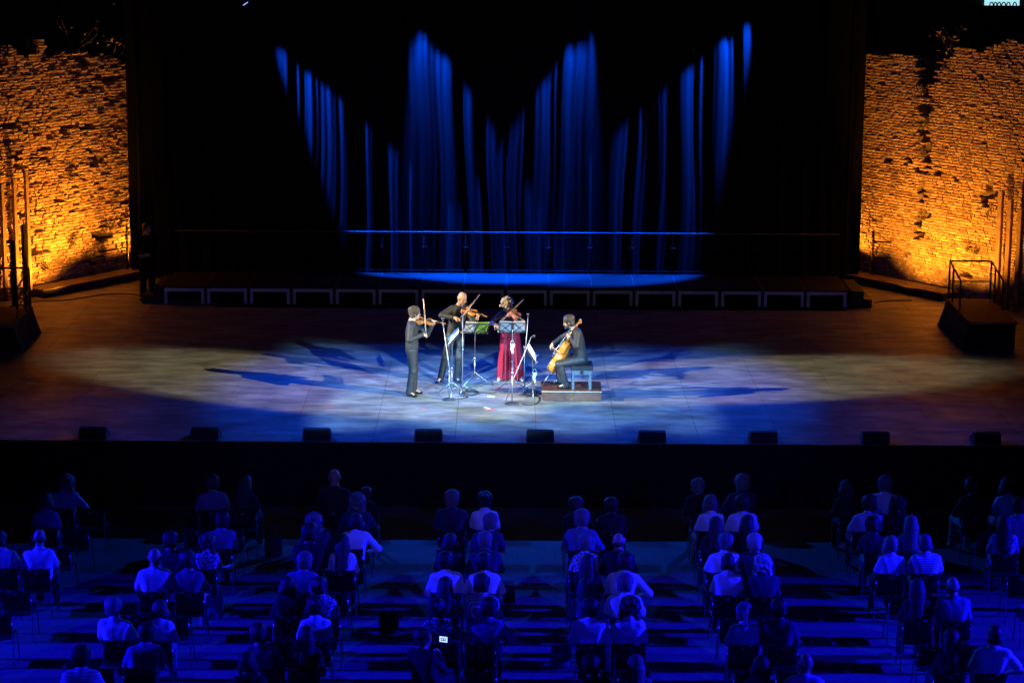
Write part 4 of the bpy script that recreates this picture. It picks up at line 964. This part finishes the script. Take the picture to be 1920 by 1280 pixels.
# seat map: (block, seat 0/1, row) -> look.  pose, shirt, hair style, hair colour, size, label words
C = dict(white=mat('cloth_white', (.72, .72, .72), .85, bump=1.0, bs=11), grey=mat('cloth_grey', (.14, .14, .16), .85, bump=1.0, bs=11), blue=mat('cloth_blue', (.11, .14, .24), .85, bump=1.0, bs=11),
         navy=mat('cloth_navy', (.025, .028, .055), .85, bump=1.0, bs=11), black=mat('cloth_black', (.012, .012, .013), .9), lilac=mat('cloth_lilac', (.6, .42, .72), .85, bump=1.0, bs=11), beige=mat('cloth_beige', (.30, .25, .18), .85, bump=1.0, bs=11))
def pattern(key, kind, a, b_, sc):
    m = bpy.data.materials.new(key); m.use_nodes = True; N = m.node_tree.nodes; L = m.node_tree.links; b = N['Principled BSDF']; b.inputs['Roughness'].default_value = .85
    tc = N.new('ShaderNodeTexCoord')
    if kind == 'dots': x = N.new('ShaderNodeTexVoronoi'); x.inputs['Scale'].default_value = sc; o = x.outputs['Distance']; lo, hi = .28, .34
    elif kind == 'stripe': x = N.new('ShaderNodeTexWave'); x.inputs['Scale'].default_value = sc; x.bands_direction = 'Z'; o = x.outputs['Fac']; lo, hi = .35, .6
    elif kind == 'plaid': x = N.new('ShaderNodeTexBrick'); x.inputs['Scale'].default_value = sc; x.inputs['Mortar Size'].default_value = .03; o = x.outputs['Fac']; lo, hi = .3, .6
    else: x = N.new('ShaderNodeTexNoise'); x.inputs['Scale'].default_value = sc; o = x.outputs['Fac']; lo, hi = .48, .54
    L.new(tc.outputs['Object'], x.inputs['Vector']); r = N.new('ShaderNodeValToRGB'); e = r.color_ramp.elements
    e[0].position = lo; e[1].position = hi; e[0].color = (*a, 1); e[1].color = (*b_, 1); L.new(o, r.inputs['Fac']); L.new(r.outputs['Color'], b.inputs['Base Color']); return m
C['dots'] = pattern('cloth_dots', 'dots', (.75, .75, .75), (.05, .05, .09), 26); C['stripe'] = pattern('cloth_stripe', 'stripe', (.42, .42, .44), (.75, .75, .76), 9)
C['plaid'] = pattern('cloth_plaid', 'plaid', (.10, .1, .16), (.7, .7, .72), 14); C['print'] = pattern('cloth_print', 'noise', (.1, .1, .14), (.6, .6, .6), 38)
CW = dict(white='white', grey='grey', blue='blue', navy='navy', black='black', lilac='pale lilac', beige='beige', dots='dotted', stripe='striped white', plaid='plaid', print='patterned')
H = dict(d=mat('hair_black', (.012, .010, .009), .55, bump=1.0, bs=60), b=mat('hair_brown', (.05, .034, .024), .6, bump=1.0, bs=60, var=.3, vs=40), g=mat('hair_grey', (.13, .125, .12), .65, bump=1.0, bs=60, var=.3, vs=40), w=mat('hair_white', (.40, .39, .38), .65, bump=1.0, bs=60, var=.2, vs=40), l=mat('hair_blonde', (.32, .24, .14), .6, bump=1.0, bs=60, var=.3, vs=40))
def sitter(lean=0., turn=0., tilt=0., arms='lap', w=1., fold=0.):
    lx = lean
    J = dict(head=(lx*1.35+.0, .03+fold*.1, 1.165), face=(math.sin(turn)*.9, 1, -.15), up=(tilt, 0, 1), neck=(lx*1.05, -.03+fold*.05, 1.03), rs=(.175*w+lx, -.05, .95+lx*.12), ls=(-.175*w+lx, -.05, .95-lx*.12), rh=(.09, -.02, .55), lh=(-.09, -.02, .55),
             rk=(.12, .42, .53), lk=(-.12, .42, .53), ra=(.12, .4, .085), la=(-.13, .44, .085), rt=(.1, 1, 0), lt=(-.1, 1, 0))
    if arms == 'lap': J.update(re=(.25*w+lx*.6, .05, .71), rw=(.11, .24, .66), le=(-.25*w+lx*.6, .05, .71), lw=(-.1, .26, .66))
    elif arms == 'cross': J.update(re=(.27*w+lx, .08, .72), rw=(-.04, .2, .78), le=(-.27*w+lx, .08, .72), lw=(.06, .22, .74))
    elif arms == 'wide': J.update(re=(.36*w+lx, .0, .73), rw=(.26, .2, .62), le=(-.26*w+lx, .06, .71), lw=(-.12, .26, .66))
    elif arms == 'chin': J.update(re=(.26*w+lx, .16, .72), rw=(.1+lx, .17, .97), le=(-.25*w+lx, .1, .71), lw=(.02, .26, .66))
    J['rhand'] = (J['rw'], (-.5, .8, -.1), (0, -.2, -1), -1, .4); J['lhand'] = (J['lw'], (.5, .8, -.1), (0, -.2, -1), 1, .4)
    return J, w
SIT = [sitter(), sitter(-.06, .3, -.06), sitter(.06, -.35, .08), sitter(0, .15, 0, 'cross'), sitter(.01, 0, .03, 'lap', .86), sitter(-.04, .5, -.1, 'chin', .9), sitter(.05, -.1, .05, 'wide', 1.02), sitter(-.02, .1, -.04, 'lap', .9, .3)]
BODY = []
for k, (J, w) in enumerate(SIT):
    nk = np.array(J['neck']); M = frame(J['face'], J['up']); b = head_prims(J['head'], M, .018, 1.1)
    b += [cap(nk-V3(0, 0, .03), np.array(J['head'])+M @ V3(0, -.02, -.05), .066, .06, .03)]+torso_prims(J, 0, w)
    for s in 'rl':
        b += limb(J[s+'s'], J[s+'e'], J[s+'w'], .048*w, .04*w, .027)+limb(J[s+'h'], J[s+'k'], J[s+'a'], .085*w, .055*w, .04)+[cap(J[s+'a'], np.array(J[s+'a'])+unit(J[s+'t'])*.14+V3(0, 0, -.045), .04, .03, .02)]
        b += hand_prims(*J[s+'hand'])
    JJ = dict(J, neck=lerp((np.array(J['rs'])+np.array(J['ls']))/2, nk, .8))
    sh = torso_prims(JJ, .014, w)+[cap(nk-V3(0, .0, .03), nk+V3(0, -.002, .012), .064, .062, .02)]; sl = list(sh)
    for s in 'rl':
        sh += [cap(J[s+'s'], lerp(J[s+'s'], J[s+'e'], .75), .064*w, .062*w, .03)]; sl += limb(J[s+'s'], J[s+'e'], lerp(J[s+'e'], J[s+'w'], .9), .064*w, .056*w, .043)
    tr = [cap(lerp(J['rh'], J['lh'], .2), lerp(J['rh'], J['lh'], .8), .118*w, None, .05), cap(V3(-.05, -.02, .66), V3(.05, -.02, .66), .112*w, None, .05)]
    for s in 'rl': tr += limb(J[s+'h'], J[s+'k'], J[s+'a'], .1*w, .075*w, .062)
    BODY.append((J, M, sdf_mesh('body', b, .0125), sdf_mesh('shirt', sh, .016, .008, k), sdf_mesh('shirt', sl, .016, .008, k+9), sdf_mesh('trousers', tr, .02, .008, k)))
    BODY[-1][2].materials.append(SKIN)
    for q in (3, 4): BODY[-1][q].materials.append(C['white'])
    BODY[-1][5].materials.append(C['black'])
HAIRM = {}
for st in ('short', 'crop', 'fringe', 'bob', 'long', 'curly', 'bun', 'tail'):
    me = sdf_mesh('hair', hair_prims(st, seed=3), .012, .009 if st != 'crop' else .002, 2); me.materials.append(H['d']); HAIRM[st] = me
def objmat(o, m): o.material_slots[0].link = 'OBJECT'; o.material_slots[0].material = m
NR = ['front', 'second', 'third', 'fourth', 'fifth', 'sixth', 'seventh', 'eighth', 'ninth', 'last']
def seated(x, y, pose, cloth, sleeve, hair, hc, s, label, rz=0., pants='black'):
    J, M, bm, s1, s2, tm = BODY[pose]
    t = thing('person', label, 'person', (x, y+.04, GZ+.012+.45*(1-s)*(s < 1)), rz, 'people seated in the audience'); t.scale = (s, s, s)
    put('body', bm, None, t); o = put('shirt', s2 if sleeve == 'l' else s1, None, t); objmat(o, C[cloth]); o = put('trousers', tm, None, t); objmat(o, C[pants])
    if hair:
        mx = Matrix((M*1.13).tolist()).to_4x4(); mx.translation = Vector(J['head']); o = put('hair', HAIRM[hair], None, t, mx=mx); objmat(o, H[hc])
    return t
G = random.Random(3)
# (block, seat, row, pose, cloth, sleeve, hair, colour, scale, extra words, dx)
PEOPLE = [
 (0,0,0,6,'lilac','s','curly','g',1.0,'with one arm out'),(0,0,1,4,'blue','s','bob','b',.98,''),(0,0,3,1,'white','s','short','d',1.0,''),(0,1,3,0,'white','s','fringe','b',1.02,'leaning left'),
 (1,0,0,0,'blue','s','short','b',1.02,''),(1,1,0,4,'black','s','long','b',1.0,''),(1,1,2,2,'blue','s','short','d',.98,'leaning right'),(1,0,3,3,'navy','l','short','d',.99,''),(1,1,3,4,'print','l','curly','b',.96,'holding a pale leaflet'),
 (1,0,4,0,'white','s',None,'d',1.04,''),(1,1,4,3,'grey','l','short','d',1.02,''),(1,0,6,1,'white','s','short','g',1.0,'in loose drapes'),(1,1,6,4,'white','l','bob','b',.98,'with a shawl'),(1,1,7,2,'blue','s','short','d',1.0,'leaning right'),(1,0,8,0,'stripe','s','short','d',1.04,''),
 (2,0,0,0,'black','l',None,'d',1.1,'sitting tall'),(2,1,0,4,'black','s','short','b',.78,'small'),(2,1,1,3,'navy','l','curly','g',1.02,''),(2,0,2,1,'navy','l','curly','g',1.0,''),(2,0,3,0,'black','l','short','d',1.12,'with a pale collar'),(2,1,2,6,'white','l','bob','d',1.0,''),
 (2,1,3,4,'white','l','long','b',.97,'with puffed sleeves'),(2,0,4,2,'blue','s','short','g',1.0,''),(2,0,5,4,'black','l','bob','d',.98,''),(2,1,5,5,'print','s','short','d',.98,''),(2,1,6,4,'white','s','bun','d',1.02,'arm hanging'),(2,0,7,1,'grey','s','short','d',1.0,''),(2,1,7,4,'black','l','long','d',1.0,''),(2,0,8,5,'black','s','bob','b',1.0,''),
 (3,0,1,0,'navy','l','short','g',1.06,''),(3,1,1,4,'white','s','bun','d',1.04,''),(3,1,2,2,'navy','s','short','g',1.0,''),(3,1,3,0,'navy','l','short','g',1.02,''),(3,0,3,4,'black','s','bob','d',1.0,''),(3,0,4,0,'white','l','short','d',1.02,''),(3,1,4,3,'white','l','short','d',1.02,''),
 (3,0,5,4,'navy','s','long','d',1.0,'with bare shoulders'),(3,1,5,0,'plaid','l','short','d',1.02,''),(3,1,6,6,'blue','l','short','d',1.03,''),(3,0,6,5,'dots','s','bun','d',1.0,''),
 (4,0,1,5,'black','l','short','b',.96,''),(4,1,1,0,'black','l','short','d',.96,''),(4,0,2,3,'blue','l','short','g',1.04,''),(4,1,3,0,'black','l','fringe','b',1.0,''),(4,0,3,4,'print','l','short','g',1.0,''),(4,0,4,4,'black','s','long','d',1.0,''),(4,1,4,6,'white','l','short','d',1.02,''),
 (4,0,5,7,'blue','l','long','d',.98,'with a pale shawl'),(4,1,5,0,'white','s','short','g',1.04,''),(4,0,6,0,'white','l','short','d',1.02,'with a creased back'),(4,1,6,4,'white','l','curly','d',1.04,'in a knit'),(4,0,8,5,'black','s','short','d',.98,''),(4,1,8,4,'beige','s','long','l',1.0,''),
 (5,0,0,1,'black','l','short','g',1.0,''),(5,1,0,2,'navy','l','short','g',1.04,''),(5,0,1,4,'white','s','bob','g',1.03,''),(5,1,1,0,'white','s','short','d',1.02,''),(5,0,2,4,'black','s','long','b',.98,''),(5,1,2,7,'black','s','long','d',1.0,''),(5,0,3,2,'white','s','short','g',1.0,''),(5,1,3,3,'navy','l','short','w',1.0,''),
 (5,0,4,4,'white','s','crop','d',1.04,'with a slit at the neck'),(5,1,4,0,'navy','l','curly','w',1.0,''),(5,0,6,4,'stripe','s','tail','g',1.0,''),(5,1,6,0,'navy','l','short','d',1.05,'with a pale collar'),(5,1,8,6,'lilac','l',None,'d',1.04,''),(5,0,8,4,'black','s','bob','d',.98,''),
 (6,0,0,1,'black','l','bob','b',.98,''),(6,1,0,0,'white','s','short','g',1.05,''),(6,0,1,2,'stripe','s','short','d',1.02,''),(6,1,1,4,'black','l','curly','d',1.0,''),(6,1,2,4,'beige','s','long','l',1.0,''),(6,0,2,5,'navy','l','short','d',1.0,'with a pale mask strap'),(6,0,3,4,'white','s','bob','l',1.0,''),(6,1,3,0,'stripe','s','crop','g',1.03,''),
 (6,0,5,4,'black','l','long','b',1.0,'with pale shoulder showing'),(6,1,5,0,'blue','l','fringe','g',1.03,''),(6,1,7,6,'white','s','crop','d',1.05,'leaning out'),(6,0,7,4,'black','l','long','d',1.0,''),
 (7,0,0,0,'black','l','short','d',1.02,''),(7,1,0,4,'white','s','bob','d',1.02,''),(7,1,1,3,'white','s','short','b',1.0,''),(7,0,2,4,'print','s','long','d',1.02,''),(7,1,3,0,'navy','l','short','d',1.0,'')]
occ = {}
for bk_, st, rw, pose, cl, sl, hr, hc, sc, ex in PEOPLE:
    y = ROWS[rw]; x = XB[bk_](y)[st]+G.uniform(-.03, .03)
    kind = {'l': 'shirt', 's': 'top'}[sl]
    lab = f"person in {CW[cl]} {kind}{' '+ex if ex else ''}, {'left' if st == 0 else 'right'} seat, {NR[rw]} row, {BN[bk_]}"
    if len(lab.split()) > 16: lab = lab.replace(' from left', '')
    seated(x, y, pose, cl, sl, hr, hc, sc*G.uniform(.985, 1.015), lab, G.uniform(-.2, .2), G.choice(['black', 'navy', 'navy', 'grey', 'black', 'beige']))
    occ[(bk_, st, rw)] = CW[cl]+' '+kind
first = True
for bi in range(8):
    for ri in range(10):
        y = ROWS[ri]
        for st in (0, 1):
            x = XB[bi](y)[st]
            if abs(x+.55) > 8.35-.06*(-y): continue
            if ri == 9 and bi not in (2, 4, 5): continue
            if (bi, st, ri) == (3, 0, 7): continue
            o = ch if first else copy_tree(ch); first = False
            o.location = (x+G.uniform(-.015, .015), y+G.uniform(-.02, .02), GZ); o.rotation_euler = (0, 0, G.uniform(-.05, .05))
            w = occ.get((bi, st, ri)); side = 'left' if st == 0 else 'right'
            o['label'] = (f'black chair under the {w}, {side} seat, {NR[ri]} row, {BN[bi]}' if w else f'empty black chair, {side} seat, {NR[ri]} row, {BN[bi]}')
# person with camera, low in the middle
yP = ROWS[7]-.12
t = seated(-1.66, yP, 5, 'black', 'l', 'short', 'd', 1.0, 'person in black holding up a camera with a lit screen, low in the middle', -.5)
c = thing('camera', 'camera with a bright lit screen held by the person in black', 'camera', (-1.42, yP+.28, GZ+1.08), -.35)
MB().bbox((-.07, -.03, -.05), (.07, .03, .05), .008).build('camera_body', PLASTIC, c)
ln = MB(); ln.tube([(0, .03, 0), (0, .12, 0)], .036, 14); ln.build('lens', PLASTIC, c)
sc = MB().box((-.055, -.045, .0), (.055, -.035, .075)).build('screen', mat('screen_glow', (.4, .6, .7), .3, emit=(.55, .85, 1, 1.1)), c)
fr = MB()
for a, b_ in (((-.035, -.047, .02), (.035, -.0455, .03)), ((-.035, -.047, .048), (.035, -.0455, .056)), ((-.035, -.047, .03), (-.027, -.0455, .048)), ((.0, -.047, .03), (.01, -.0455, .048)), ((.027, -.047, .03), (.035, -.0455, .048))): fr.box(a, b_)
fr.build('screen_picture', BLACK, sc)
# things people brought
def tote(label, x, y, z, m, w=.3, h=.34):
    b_ = thing('tote_bag', label, 'bag', (x, y, z), .2); vs = []
    for j, (zz, k, d) in enumerate(((0, .8, .05), (.02, .95, .07), (h*.5, 1, .065), (h*.85, .95, .03), (h, .9, .02))):
        for i in range(12): a = 2*math.pi*i/12; vs.append((w/2*k*math.copysign(abs(math.cos(a))**.6, math.cos(a)), d*math.copysign(abs(math.sin(a))**.7, math.sin(a)), zz))
    mb = MB(); mb.add(vs, [(j*12+i, j*12+(i+1) % 12, j*12+12+(i+1) % 12, j*12+12+i) for j in range(4) for i in range(12)]+[tuple(range(11, -1, -1))], True); mb.build('bag_body', m, b_)
    MB().tube([(-w*.25, 0, h), (-w*.2, 0, h+.16), (w*.2, 0, h+.16), (w*.25, 0, h)], .01, 6).build('handle', m, b_)
y4 = ROWS[4]
tote('pale blue tote bag hanging at the chair side, second block from left', XB[1](y4)[1]+.36, y4-.05, GZ+.34, C['blue'], .26, .36)
tote('pale bag on the floor by the left seat, fifth block', .2, ROWS[5]-.05, GZ+.012, C['grey'])
tote('dark bag under an aisle chair in the second block from left, front row', XB[1](ROWS[0])[1]+.5, ROWS[0]-.15, GZ+.012, C['navy'])
tote('dark bag on the aisle floor, third block from left', -2.35, ROWS[4]+.3, GZ+.012, C['black'])
b = thing('floor_box', 'black box standing on the aisle floor right of the fourth block', 'box', (-.55, ROWS[3]+.75, GZ+.012))
MB().bbox((-.1, -.13, .012), (.1, .13, .3), .012).build('cabinet', BLKPAINT, b); MB().box((-.08, -.1305-.004, .04), (.08, -.1305, .27)).build('grille', DARKMETAL, b)
for x in (-.08, .08): MB().lathe((x, 0, 0), [(.015, 0), (.015, .011)], 8).build('rubber_foot', BLACK, b)
b = thing('water_bottle', 'clear water bottle standing on the floor beside the second block', 'bottle', (XB[1](ROWS[7])[1]+.62, ROWS[7]-.1, GZ+.003))
MB().lathe((0, 0, 0), [(.03, 0), (.033, .02), (.033, .14), (.014, .19), (.014, .205)], 14).build('bottle_body', mat('clear_plastic', (.75, .8, .9), .15, spec=.6), b); MB().lathe((0, 0, .206), [(.016, 0), (.016, .02)], 10).build('cap', C['white'], b)
b = thing('leaflet', 'pale folded leaflet held by a person in patterned shirt', 'leaflet', (XB[1](ROWS[3])[1]+.33, ROWS[3]+.12, GZ+.74), .4)
mb = MB(); mb.add([(-.1, -.07, .03), (.0, -.07, 0), (.1, -.07, .03), (.1, .07, .03), (0, .07, 0), (-.1, .07, .03), (-.1, -.07, .034), (.0, -.07, .004), (.1, -.07, .034), (.1, .07, .034), (0, .07, .004), (-.1, .07, .034)],
    [(1, 0, 5, 4), (2, 1, 4, 3), (6, 7, 10, 11), (7, 8, 9, 10), (0, 1, 7, 6), (1, 2, 8, 7), (2, 3, 9, 8), (3, 4, 10, 9), (4, 5, 11, 10), (5, 0, 6, 11)]); mb.build('sheet', PAPER, b)
mask('white face mask hanging on an empty chair, front row, fifth block', XB[4](ROWS[0])[1], ROWS[0]-.25, GZ+.70, .9)
